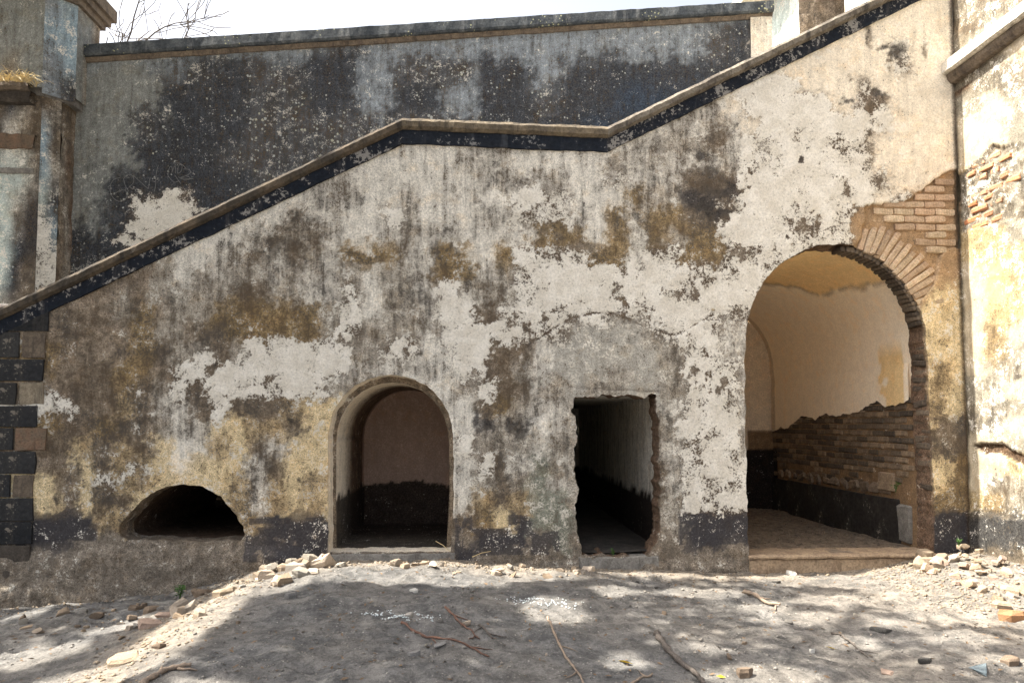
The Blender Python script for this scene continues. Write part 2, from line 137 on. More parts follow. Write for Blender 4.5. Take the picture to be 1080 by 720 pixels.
# ------------------------------------------------------------------ helpers
def lin(c):
    c = np.asarray(c, float) / 255.0
    return np.where(c <= 0.04045, c / 12.92, ((c + 0.055) / 1.055) ** 2.4)

_LAT = RNG.random((8, 256, 256))
def vnoise(x, y, freq, k=0):
    x = np.asarray(x, float) * freq + 1000.3; y = np.asarray(y, float) * freq + 1000.7
    xi = np.floor(x).astype(int); yi = np.floor(y).astype(int)
    fx = x - xi; fy = y - yi
    fx = fx * fx * (3 - 2 * fx); fy = fy * fy * (3 - 2 * fy)
    L = _LAT[k % 8]
    a = L[xi & 255, yi & 255]; b = L[(xi + 1) & 255, yi & 255]
    c = L[xi & 255, (yi + 1) & 255]; d = L[(xi + 1) & 255, (yi + 1) & 255]
    return (a * (1 - fx) + b * fx) * (1 - fy) + (c * (1 - fx) + d * fx) * fy - 0.5
def fbm(x, y, freq, k=0, octv=4):
    s = 0; a = 1.0
    for i in range(octv):
        s = s + a * vnoise(x, y, freq * 2 ** i, k + i); a *= 0.55
    return s

def tag(o, label, cat, group=None):
    o['label'] = label; o['category'] = cat
    if group: o['group'] = group
    return o
def structure(o):
    o['kind'] = 'structure'; return o
def empty(name, loc=(0, 0, 0)):
    o = bpy.data.objects.new(name, None); COL.objects.link(o); o.location = loc; return o
def link(name, me, mat, parent=None):
    if mat is not None and len(me.materials) == 0: me.materials.append(mat)
    o = bpy.data.objects.new(name, me); COL.objects.link(o)
    if parent is not None:
        o.parent = parent
    return o
def mesh(name, V, Fc, smooth=True):
    me = bpy.data.meshes.new(name)
    V = np.asarray(V, np.float32)
    if isinstance(Fc, np.ndarray) and Fc.ndim == 2:
        n, k = Fc.shape
        me.vertices.add(len(V)); me.vertices.foreach_set('co', V.ravel())
        me.loops.add(n * k); me.loops.foreach_set('vertex_index', Fc.ravel().astype(np.int32))
        me.polygons.add(n); me.polygons.foreach_set('loop_start', np.arange(0, n * k, k, dtype=np.int32))
        me.update(calc_edges=True); me.validate()
    else:
        me.from_pydata([tuple(map(float, v)) for v in V], [], [tuple(int(i) for i in f) for f in Fc])
        me.update()
    if smooth: me.polygons.foreach_set('use_smooth', np.ones(len(me.polygons), bool))
    return me
def set_attr(me, name, A):
    a = me.attributes.new(name, 'FLOAT_COLOR', 'POINT')
    a.data.foreach_set('color', np.asarray(A, np.float32).ravel())

class MB:
    """collects verts and faces of one mesh"""
    def __init__(s): s.V = []; s.F = []
    def add(s, V, F):
        b = len(s.V); s.V += [tuple(v) for v in V]; s.F += [tuple(i + b for i in f) for f in F]; return s
    def box(s, a, b):
        x0, y0, z0 = a; x1, y1, z1 = b
        return s.add([(x0,y0,z0),(x1,y0,z0),(x1,y1,z0),(x0,y1,z0),(x0,y0,z1),(x1,y0,z1),(x1,y1,z1),(x0,y1,z1)],
                     [(0,3,2,1),(4,5,6,7),(0,1,5,4),(1,2,6,5),(2,3,7,6),(3,0,4,7)])
    def tube(s, P, rad, n=6, cap=True):
        P = [Vector(p) for p in P]; m = len(P); V = []; F = []
        for i, p in enumerate(P):
            t = (P[min(i + 1, m - 1)] - P[max(i - 1, 0)]).normalized()
            u = t.cross(Vector((0, 0, 1)))
            if u.length < 1e-3: u = t.cross(Vector((1, 0, 0)))
            u.normalize(); w = t.cross(u)
            r = rad[i] if hasattr(rad, '__len__') else rad
            for k in range(n):
                a = 2 * math.pi * k / n
                V.append(p + u * math.cos(a) * r + w * math.sin(a) * r)
        for i in range(m - 1):
            for k in range(n):
                F.append((i*n+k, i*n+(k+1) % n, (i+1)*n+(k+1) % n, (i+1)*n+k))
        if cap: F.append(tuple(range(n))[::-1]); F.append(tuple((m-1)*n+k for k in range(n)))
        return s.add(V, F)
    def build(s, name, mat, parent=None, smooth=False): return link(name, mesh(name, s.V, s.F, smooth), mat, parent)

# ------------------------------------------------------------------ materials
class NT:
    def __init__(s, name):
        s.m = bpy.data.materials.new(name); s.m.use_nodes = True
        s.t = s.m.node_tree; s.b = s.t.nodes['Principled BSDF']
        s.b.inputs['Specular IOR Level'].default_value = 0.2
        s.b.inputs['Roughness'].default_value = 0.92
        s.co = s.n('ShaderNodeTexCoord').outputs['Object']
    def n(s, kind, **kw):
        x = s.t.nodes.new(kind)
        for k, v in kw.items(): setattr(x, k, v)
        return x
    def put(s, sock, v):
        if isinstance(v, bpy.types.NodeSocket): s.t.links.new(v, sock)
        else: sock.default_value = v
    def math(s, op, a, b=0.0, c=None, clamp=False):
        x = s.n('ShaderNodeMath', operation=op, use_clamp=clamp)
        s.put(x.inputs[0], a); s.put(x.inputs[1], b)
        if c is not None: s.put(x.inputs[2], c)
        return x.outputs[0]
    def noise(s, scale, detail=5, rough=0.6, stretch=None, dist=0.0, off=0.0):
        x = s.n('ShaderNodeTexNoise'); x.inputs['Scale'].default_value = scale
        x.inputs['Detail'].default_value = detail; x.inputs['Roughness'].default_value = rough; x.inputs['Distortion'].default_value = dist
        v = s.co
        if stretch or off:
            mp = s.n('ShaderNodeMapping'); mp.inputs['Scale'].default_value = stretch or (1, 1, 1); mp.inputs['Location'].default_value = (off, off * .7, off * .3)
            s.t.links.new(s.co, mp.inputs['Vector']); v = mp.outputs[0]
        s.t.links.new(v, x.inputs['Vector']); return x.outputs[0]
    def voro(s, scale, feature='F1', out='Distance'):
        x = s.n('ShaderNodeTexVoronoi', feature=feature); x.inputs['Scale'].default_value = scale
        s.t.links.new(s.co, x.inputs['Vector']); return x.outputs[out]
    def ramp(s, v, lo, hi, a=0.0, b=1.0):
        x = s.n('ShaderNodeMapRange', interpolation_type='SMOOTHSTEP'); s.put(x.inputs[0], v)
        for i, q in enumerate((lo, hi, a, b)): s.put(x.inputs[1 + i], q)
        return x.outputs[0]
    def mix(s, f, a, b, mode='MIX'):
        x = s.n('ShaderNodeMix', data_type='RGBA', blend_type=mode)
        s.put(x.inputs[0], f)
        for i, v in ((6, a), (7, b)):
            s.put(x.inputs[i], v if isinstance(v, bpy.types.NodeSocket) else tuple(v) + (1.0,) if len(v) == 3 else v)
        return x.outputs[2]
    def scale(s, col, f):
        x = s.n('ShaderNodeVectorMath', operation='SCALE'); s.put(x.inputs[0], col); s.put(x.inputs['Scale'], f); return x.outputs[0]
    def bump(s, h, strength=0.5, dist=0.01):
        x = s.n('ShaderNodeBump'); x.inputs['Strength'].default_value = strength; x.inputs['Distance'].default_value = dist
        s.put(x.inputs['Height'], h); s.t.links.new(x.outputs[0], s.b.inputs['Normal'])
    def color(s, c): s.put(s.b.inputs['Base Color'], c); return s

def charted_plaster():
    """peeling limewashed plaster: tint + paint cover + grime + lichen spots come from the wear survey on the mesh"""
    m = NT('weathered_plaster')
    A = m.n('ShaderNodeAttribute', attribute_name='tint'); B = m.n('ShaderNodeAttribute', attribute_name='wear')
    sep = m.n('ShaderNodeSeparateColor'); m.t.links.new(B.outputs['Color'], sep.inputs[0])
    white = A.outputs['Alpha']; dark, spots, streaky = sep.outputs[0], sep.outputs[1], sep.outputs[2]
    big = m.noise(2.2, 2, 0.6, dist=0.3); mid = m.noise(8, 6, 0.74, off=3.1, dist=0.25); fine = m.noise(44, 5, 0.72, off=7.7); grit = m.noise(105, 3, 0.75, off=1.3)
    st = m.noise(15, 5, 0.66, stretch=(1, 1, 0.11), dist=.4, off=4.4)
    c0 = lambda v, g: m.math('MULTIPLY', m.math('SUBTRACT', v, 0.5), g)
    add = lambda *a: a[0] if len(a) == 1 else m.math('ADD', a[0], add(*a[1:]))
    # body colour: mottled at three sizes
    k = m.math('MULTIPLY', m.ramp(mid, 0.38, 0.62, 0.80, 1.22), m.ramp(fine, 0.38, 0.62, 0.56, 1.46))
    k = m.math('MULTIPLY', k, m.ramp(grit, 0.36, 0.64, 0.62, 1.40))
    k = m.math('ADD', m.math('MULTIPLY', m.math('SUBTRACT', k, 1.0), B.outputs['Alpha']), 1.0)
    k = m.math('MAXIMUM', m.math('ADD', k, m.math('MULTIPLY', streaky, c0(st, 1.15))), 0.20)
    body = m.scale(A.outputs['Color'], k)
    tan_n = m.noise(5.5, 4, 0.72, off=12.0); tan = m.ramp(tan_n, 0.50, 0.66, 0.0, 0.35)
    body = m.mix(tan, body, m.mix(1.0, body, (1.10, 0.95, 0.76), 'MULTIPLY'))
    # dark grime: blotches, run-down streaks, pin holes
    d = add(m.math('MULTIPLY', m.math('SUBTRACT', dark, 0.64), 0.80), c0(mid, -0.8), c0(fine, 2.7), c0(grit, 0.9), m.math('MULTIPLY', streaky, c0(st, -1.6)))
    pit = m.noise(24, 4, 0.80, off=15.)
    d = m.math('MAXIMUM', d, add(c0(pit, 2.6), m.math('MULTIPLY', m.math('SUBTRACT', dark, 0.97), 0.80)))
    dm = m.ramp(d, 0.0, 0.07, 0.0, 0.88)
    body = m.mix(dm, body, m.mix(m.ramp(big, .4, .6), (0.095, 0.068, 0.044), (0.066, 0.059, 0.052)))
    # limewash left on the wall
    w = add(m.math('MULTIPLY', m.math('SUBTRACT', white, 0.5), 0.95), c0(mid, 2.2), c0(fine, 1.6), c0(grit, 0.8), c0(big, 0.6))
    wm = m.ramp(w, -0.03, 0.05)
    wc = m.mix(m.ramp(tan_n, 0.38, 0.62), (0.72, 0.675, 0.585), (0.84, 0.80, 0.715))
    wc = m.scale(wc, m.math('MULTIPLY', m.ramp(fine, 0.34, 0.66, 0.84, 1.10), m.ramp(grit, .35, .65, .90, 1.06)))
    wc = m.mix(m.math('MULTIPLY', dm, 0.55), wc, (0.20, 0.18, 0.155))
    col = m.mix(m.math('MULTIPLY', wm, 0.94), body, wc)
    # pale lichen spots
    vd = m.n('ShaderNodeTexVoronoi'); vd.inputs['Scale'].default_value = 24.0; m.t.links.new(m.co, vd.inputs['Vector'])
    vs = m.n('ShaderNodeSeparateColor'); m.t.links.new(vd.outputs['Color'], vs.inputs[0])
    rad = m.math('MULTIPLY', m.math('SUBTRACT', m.math('ADD', vs.outputs[0], m.math('MULTIPLY', spots, m.ramp(tan_n, .40, .62, .35, 1.2))), 1.0), 0.85)
    sp = m.ramp(m.math('SUBTRACT', rad, m.math('ADD', vd.outputs['Distance'], m.math('ADD', m.math('MULTIPLY', m.math('SUBTRACT', fine, .5), 1.3), m.math('MULTIPLY', m.math('SUBTRACT', mid, .5), 1.2)))), 0.0, 0.10)
    col = m.mix(m.math('MULTIPLY', sp, 0.85), col, m.mix(vs.outputs[1], (0.52, 0.51, 0.40), (0.50, 0.52, 0.50)))
    m.color(col)
    m.bump(add(fine, c0(mid, 1.2), m.math('MULTIPLY', wm, 0.5), m.math('MULTIPLY', dm, -0.3)), 0.8, 0.014)
    bn = [n for n in m.t.nodes if n.type == 'BUMP'][0]; m.put(bn.inputs['Strength'], m.math('MULTIPLY', B.outputs['Alpha'], 0.8))
    return m.m

def stone_mat(name, c1, c2, c3=None, sc=8.0, bump=0.5, rand=0.0, flake=None, spots=None):
    m = NT(name)
    a = m.noise(sc, 7, 0.65); f = m.noise(sc * 6, 5, 0.7, off=2.0); st = m.noise(sc * 1.5, 5, .6, stretch=(1, 1, .15), off=6.)
    c = m.mix(m.ramp(a, 0.36, 0.64), c1, c2)
    if c3: c = m.mix(m.ramp(st, 0.52, 0.68, 0, .8), c, c3)
    k = m.math('ADD', m.math('MULTIPLY', m.math('SUBTRACT', f, 0.5), 2.0), 1.0)
    if rand:
        oi = m.n('ShaderNodeObjectInfo').outputs['Random']
        k = m.math('MULTIPLY', k, m.math('ADD', m.math('MULTIPLY', oi, rand), 1 - rand / 2))
        c = m.mix(m.math('MULTIPLY', m.math('FRACT', m.math('MULTIPLY', oi, 7.3)), 0.75), c, c3 or c2)
    c = m.scale(c, m.math('MAXIMUM', k, 0.25))
    if flake:
        fm = m.ramp(m.math('ADD', m.math('MULTIPLY', a, .6), m.math('MULTIPLY', f, .6)), flake[1], flake[1] + .02)
        c = m.mix(fm, c, flake[0])
    if spots:
        sp = m.math('LESS_THAN', m.voro(22), m.ramp(m.noise(3, 4, off=8.), .45, .65, 0., spots[1])); c = m.mix(m.math('MULTIPLY', sp, .8), c, spots[0])
    m.color(c); m.bump(m.math('ADD', f, m.math('MULTIPLY', a, 1.5)), bump, 0.012)
    return m.m

def plain(name, c, rough=0.8, var=0.5, sc=20., spec=.2):
    m = NT(name); f = m.noise(sc, 5, .6)
    m.color(m.scale(m.mix(0.0, c, c), m.math('ADD', m.math('MULTIPLY', m.math('SUBTRACT', f, .5), var * 2), 1.)))
    m.b.inputs['Roughness'].default_value = rough; m.b.inputs['Specular IOR Level'].default_value = spec
    return m.m

def dirt_mat():
    m = NT('dusty_earth')
    A = m.n('ShaderNodeAttribute', attribute_name='tint')
    a = m.noise(1.3, 6, .6); b = m.noise(7, 7, .68, off=2.2); f = m.noise(38, 6, .72, off=5.); g = m.noise(150, 3, .7, off=9.)
    c = m.mix(m.ramp(b, .38, .66), (0.108, 0.106, 0.103), (0.158, 0.152, 0.144))
    c = m.mix(m.ramp(a, .40, .62, 0, .55), c, (0.165, 0.152, 0.135))
    c = m.mix(m.math('MULTIPLY', A.outputs['Alpha'], m.ramp(b, .3, .6, .35, 1.)), c, A.outputs['Color'])
    k = m.math('MULTIPLY', m.ramp(f, .36, .64, .80, 1.22), m.ramp(g, .34, .66, .82, 1.20)); k = m.math('MULTIPLY', k, m.ramp(b, .35, .65, .8, 1.22))
    c = m.scale(c, m.math('MAXIMUM', k, .25))
    dk = m.ramp(m.math('ADD', m.math('MULTIPLY', f, .7), m.math('MULTIPLY', b, .3)), .56, .64, 0., .6); c = m.mix(dk, c, (0.075, 0.068, 0.062))
    v = m.n('ShaderNodeTexVoronoi'); v.inputs['Scale'].default_value = 34.; m.t.links.new(m.co, v.inputs['Vector'])
    vs = m.n('ShaderNodeSeparateColor'); m.t.links.new(v.outputs['Color'], vs.inputs[0])
    pb = m.math('MULTIPLY', m.math('GREATER_THAN', vs.outputs[0], .80), m.ramp(v.outputs['Distance'], .26, .18))
    c = m.mix(m.math('MULTIPLY', pb, .75), c, m.mix(vs.outputs[1], (0.20, 0.19, 0.18), (0.46, 0.43, 0.38)))
    m.color(c)
    h = m.math('ADD', m.math('MULTIPLY', b, 2.2), m.math('ADD', m.math('MULTIPLY', f, 1.2), m.math('ADD', m.math('MULTIPLY', g, .35), m.math('MULTIPLY', pb, .25))))
    m.bump(h, .75, .024)
    return m.m

M = {}
M['plaster'] = charted_plaster()
M['coping'] = stone_mat('coping_stone', (0.18, 0.145, 0.10), (0.10, 0.083, 0.063), (0.045, 0.038, 0.032), 6, .8)
M['coping_brown'] = stone_mat('brown_coping_stone', (0.115, 0.090, 0.064), (0.058, 0.049, 0.039), (0.024, 0.023, 0.022), 5, .9)
M['coping_dark'] = stone_mat('dark_coping_stone', (0.10, 0.085, 0.07), (0.20, 0.175, 0.14), (0.04, 0.036, 0.034), 8, .7)
M['band'] = stone_mat('black_tar_band', (0.010, 0.014, 0.022), (0.018, 0.022, 0.030), (0.05, 0.055, 0.065), 4, .5, flake=((0.20, 0.20, 0.20), .70))
M['band_worn'] = stone_mat('black_tar_band_worn', (0.010, 0.014, 0.022), (0.020, 0.022, 0.028), (0.07, 0.068, 0.07), 4, .6, flake=((0.24, 0.23, 0.215), .645))
M['q_black'] = stone_mat('black_painted_stone', (0.014, 0.016, 0.020), (0.026, 0.027, 0.029), (0.050, 0.047, 0.043), 5, .5, rand=.3, flake=((0.17, 0.15, 0.125), .70))
M['q_dark'] = stone_mat('dark_footing_stone', (0.035, 0.030, 0.026), (0.06, 0.05, 0.042), (0.10, 0.085, 0.07), 8, .6, rand=.3)
M['q_brown'] = stone_mat('brown_quoin_stone', (0.17, 0.135, 0.10), (0.10, 0.08, 0.062), (0.06, 0.05, 0.042), 11, .7)
M['q_light'] = stone_mat('buff_quoin_stone', (0.30, 0.255, 0.185), (0.20, 0.165, 0.12), (0.12, 0.10, 0.08), 13, .7)
M['q_rust'] = stone_mat('rusty_quoin_stone', (0.19, 0.12, 0.08), (0.15, 0.115, 0.082), (0.10, 0.075, 0.055), 10, .7)
M['brick_peach'] = stone_mat('peach_brick', (0.58, 0.475, 0.34), (0.50, 0.395, 0.27), (0.40, 0.27, 0.18), 9, .8, rand=.4)
M['brick_orange'] = stone_mat('orange_brick', (0.42, 0.15, 0.06), (0.45, 0.20, 0.09), (0.44, 0.31, 0.21), 9, .7, rand=.4)
M['brick_sooty'] = stone_mat('sooty_brick', (0.34, 0.255, 0.17), (0.25, 0.185, 0.125), (0.13, 0.10, 0.075), 6, .7, rand=.4)
M['brick_black'] = stone_mat('blackened_brick', (0.10, 0.08, 0.062), (0.06, 0.05, 0.042), (0.16, 0.125, 0.09), 6, .7, rand=.4)
M['reveal'] = stone_mat('rough_brick_reveal', (0.17, 0.13, 0.10), (0.09, 0.072, 0.06), (0.05, 0.042, 0.036), 9, .9)
M['sill'] = stone_mat('grey_sill_stone', (0.24, 0.225, 0.20), (0.16, 0.15, 0.135), (0.10, 0.09, 0.08), 9, .6)
M['step'] = stone_mat('tan_step_stone', (0.36, 0.27, 0.18), (0.26, 0.19, 0.13), (0.18, 0.13, 0.09), 7, .6)
M['dado'] = stone_mat('black_dado_slab', (0.030, 0.026, 0.023), (0.045, 0.040, 0.035), (0.07, 0.062, 0.052), 4, .25, flake=((0.24, 0.21, 0.17), .72))
M['dark_in'] = stone_mat('sooty_passage_plaster', (0.16, 0.105, 0.08), (0.10, 0.07, 0.055), (0.05, 0.04, 0.035), 3, .4)
M['terrace_cap'] = stone_mat('lichened_coping', (0.045, 0.052, 0.060), (0.10, 0.11, 0.115), (0.16, 0.165, 0.165), 7, .6, spots=((0.42, 0.42, 0.26), .32))
M['moulding'] = stone_mat('brown_moulding', (0.20, 0.16, 0.12), (0.13, 0.105, 0.083), (0.075, 0.06, 0.05), 7, .6)
M['cornice'] = stone_mat('white_cornice', (0.70, 0.66, 0.58), (0.52, 0.47, 0.38), (0.30, 0.27, 0.22), 6, .6)
M['rubble'] = stone_mat('rubble_stone', (0.40, 0.295, 0.195), (0.29, 0.22, 0.155), (0.36, 0.30, 0.235), 9, .7, rand=.7)
M['rubble_grey'] = stone_mat('grey_rubble_stone', (0.20, 0.19, 0.175), (0.28, 0.26, 0.235), (0.33, 0.29, 0.23), 9, .6, rand=.6)
M['rubble_white'] = stone_mat('pale_rubble_stone', (0.46, 0.38, 0.29), (0.38, 0.28, 0.20), (0.50, 0.45, 0.385), 9, .7, rand=.6)
M['s_t'] = stone_mat('buff_stone', (0.36, 0.285, 0.20), (0.27, 0.21, 0.15), None, 9, .6)
M['s_p'] = stone_mat('pink_stone', (0.40, 0.29, 0.225), (0.31, 0.23, 0.18), None, 9, .6)
M['s_b'] = stone_mat('brown_stone', (0.23, 0.17, 0.12), (0.15, 0.115, 0.085), None, 9, .6)
M['s_g'] = stone_mat('grey_stone', (0.27, 0.26, 0.245), (0.19, 0.18, 0.17), None, 9, .6)
M['s_s'] = stone_mat('blue_slate', (0.12, 0.15, 0.165), (0.16, 0.19, 0.20), None, 9, .4)
M['s_r'] = stone_mat('orange_brick_chunk', (0.40, 0.21, 0.10), (0.32, 0.18, 0.10), None, 9, .6)
M['s_d'] = stone_mat('dark_flake', (0.05, 0.048, 0.045), (0.085, 0.08, 0.072), None, 9, .5)
M['s_w'] = stone_mat('whitish_stone', (0.62, 0.60, 0.55), (0.52, 0.49, 0.44), None, 9, .4)
M['crumb'] = stone_mat('plaster_crumb', (0.30, 0.235, 0.165), (0.22, 0.18, 0.135), (0.30, 0.26, 0.21), 9, .6)
M['dirt'] = dirt_mat()
M['floor'] = stone_mat('passage_dust', (0.24, 0.19, 0.14), (0.15, 0.12, 0.09), (0.09, 0.072, 0.058), 8, 1.)
M['dark_floor'] = stone_mat('dark_passage_dust', (0.05, 0.045, 0.04), (0.08, 0.07, 0.06), None, 6, .8)
M['twig_dark'] = stone_mat('dark_bark', (0.085, 0.072, 0.062), (0.13, 0.11, 0.095), None, 20, .6)
M['twig_red'] = stone_mat('reddish_bark', (0.16, 0.085, 0.06), (0.11, 0.07, 0.055), None, 20, .5)
M['twig_pale'] = stone_mat('pale_bark', (0.30, 0.23, 0.17), (0.22, 0.17, 0.13), None, 20, .5)
M['yellow_leaf'] = plain('yellow_leaf', (0.62, 0.42, 0.03), .6)
M['green_leaf'] = plain('green_weed_leaf', (0.06, 0.13, 0.03), .6)
M['tree_leaf'] = plain('tree_leaf', (0.06, 0.10, 0.03), .55)
M['straw'] = plain('dry_straw', (0.55, 0.44, 0.24), .7)
M['dead_leaf'] = plain('dead_leaf', (0.16, 0.11, 0.07), .8)
M['ash'] = plain('white_ash', (0.58, 0.62, 0.62), .9)
M['pipe'] = plain('white_pipe', (0.70, 0.62, 0.54), .5)

# ------------------------------------------------------------------ wear survey
LEG = {  # letter: sRGB look, limewash cover, grime, lichen spots, streakiness
 'W': ((128, 115, 101), .92, .15, 0, .2), 'V': ((122, 109, 95), .64, .25, 0, .2), 'S': ((188, 182, 171), .36, .54, 0, .9),
 'L': ((208, 203, 192), .22, .26, 0, .9), 'N': ((174, 170, 160), .24, .36, 0, .2), 'E': ((146, 148, 134), .42, .48, 0, .2),
 'G': ((168, 160, 147), .26, .50, 0, .6), 'D': ((132, 119, 103), .16, .64, 0, .4), 'K': ((66, 63, 62), -.05, .5, 0, .4),
 'O': ((160, 138, 102), .20, .66, 0, .3), 'Y': ((220, 200, 160), .28, .40, 0, .3), 'y': ((192, 170, 133), .28, .58, 0, .3),
 'T': ((150, 136, 119), .14, .52, 0, .3), 'B': ((138, 128, 115), .16, .46, 0, .2), 'C': ((226, 215, 196), .16, .22, 0, .4),
 'P': ((64, 62, 64), .16, .05, 0, .1), 'R': ((160, 134, 104), .0, .3, 0, .1), 'H': ((84, 84, 86), .08, .35, 0, .2),
 'g': ((136, 138, 134), .12, .3, .05, .7), 'k': ((64, 67, 72), .08, .42, .42, .6), 'm': ((92, 94, 97), .24, .58, .60, .6),
 'b': ((58, 67, 79), .06, .3, .2, .6), 'h': ((138, 145, 150), .14, .4, .1, .7),
 'u': ((150, 168, 178), .3, .2, 0, 1.), 'a': ((240, 210, 158), .0, .06, 0, .1), 'j': ((134, 110, 84), .0, .35, 0, .1), 'e': ((172, 148, 134), 0, .1, 0, .2), 'n': ((248, 234, 212), .0, .0, 0, .1), 'q': ((76, 62, 50), .0, .4, 0, .2),
 'r': ((112, 92, 76), .05, .4, 0, .2), 'x': ((40, 34, 30), 0, .2, 0, .1), 'z': ((186, 196, 190), .35, .2, 0, .8)}
PAR = {}
MOTTLE = dict(e=.3, C=.35, L=.55, N=.6, S=.8, W=.8, n=.16, a=.2, P=.45, u=.6, z=.5, Y=.8, R=.5, j=.6, h=.6, g=.6)
for _k, (_c, _w, _d, _s, _t) in LEG.items():
    PAR[_k] = np.concatenate([lin(_c), [_w, _d, _s, _t, MOTTLE.get(_k, 1.)]])
class Chart:
    def __init__(s, sheet, rows, warp=0.09):
        s.h, s.warp = sheet, warp
        s.g = np.array([[PAR[c] for c in r] for r in rows])
    def __call__(s, u, v):
        out = 0
        for (amp, f0, steep, wgt) in ((1., 2.3, 1.2, .4), (1.7, 6., 5., .6)):
            wu = u + s.warp * amp * (fbm(u, v, f0, 0, 3) + .7 * fbm(u, v, f0 * 5, 4, 3)); wv = v + s.warp * amp * (fbm(u, v, f0, 2, 3) + .7 * fbm(u, v, f0 * 5, 6, 3))
            h = s.h; w = h[6] * wu + h[7] * wv + 1
            fx = np.clip((h[0] * wu + h[1] * wv + h[2]) / w - .5, 0, s.g.shape[1] - 1.001); fy = np.clip((h[3] * wu + h[4] * wv + h[5]) / w - .5, 0, s.g.shape[0] - 1.001)
            i = fy.astype(int); j = fx.astype(int); a = (fy - i)[:, None]; b = (fx - j)[:, None]
            a = np.clip((a - .5) * steep + .5, 0, 1); b = np.clip((b - .5) * steep + .5, 0, 1)
            i2 = np.minimum(i + 1, s.g.shape[0] - 1); j2 = np.minimum(j + 1, s.g.shape[1] - 1)
            out = out + wgt * ((s.g[i, j] * (1 - b) + s.g[i, j2] * b) * (1 - a) + (s.g[i2, j] * (1 - b) + s.g[i2, j2] * b) * a)
        return out
def blend(Pm, mask, letter):
    m = np.clip(mask, 0, 1)[:, None]; return Pm * (1 - m) + PAR[letter] * m
def ellipse_mask(u, v, cx, cz, rx, rz, soft=.75, rough=1.5):
    q = np.sqrt(((u - cx) / rx) ** 2 + ((v - cz) / rz) ** 2)
    return np.clip((1.05 - q + rough * (.6 * fbm(u, v, 9., 3, 3) + .6 * fbm(u, v, 27., 5, 2))) / soft, 0, 1) * .88
def attrs(me, Pm):
    n = len(Pm); A = np.ones((n, 4)); A[:, :3] = Pm[:, :3]; A[:, 3] = Pm[:, 3]
    B = np.ones((n, 4)); B[:, 0] = Pm[:, 4]; B[:, 1] = Pm[:, 5]; B[:, 2] = Pm[:, 6]; B[:, 3] = Pm[:, 7]
    set_attr(me, 'tint', A); set_attr(me, 'wear', B)

def dense(poly, d=.01, amp=0., freq=9., seed=0, closed=True):
    P = np.asarray(poly, float); Q = []
    n = len(P)
    for i in range(n if closed else n - 1):
        a = P[i]; b = P[(i + 1) % n]; L = np.linalg.norm(b - a); k = max(1, int(L / d))
        for t in range(k): Q.append(a + (b - a) * t / k)
    Q = np.array(Q)
    if amp:
        t = np.roll(Q, -1, 0) - np.roll(Q, 1, 0); l = np.linalg.norm(t, axis=1); l[l == 0] = 1
        nr = np.stack([t[:, 1], -t[:, 0]], 1) / l[:, None]
        Q = Q + nr * (amp * 2 * fbm(Q[:, 0], Q[:, 1], freq, seed, 4))[:, None]
    return Q
def inside(u, v, poly):
    P = np.asarray(poly); r = np.zeros(u.shape, bool); n = len(P); j = n - 1
    for i in range(n):
        (xi, yi), (xj, yj) = P[i], P[j]
        if yi != yj:
            c = ((yi > v) != (yj > v)) & (u < (xj - xi) * (v - yi) / (yj - yi) + xi); r ^= c
        j = i
    return r
def seg_dist(u, v, path):
    d = np.full(u.shape, 9.); P = np.asarray(path)
    for a, b in zip(P[:-1], P[1:]):
        ab = b - a; t = np.clip(((u - a[0]) * ab[0] + (v - a[1]) * ab[1]) / (ab @ ab), 0, 1)
        d = np.minimum(d, np.hypot(u - a[0] - t * ab[0], v - a[1] - t * ab[1]))
    return d

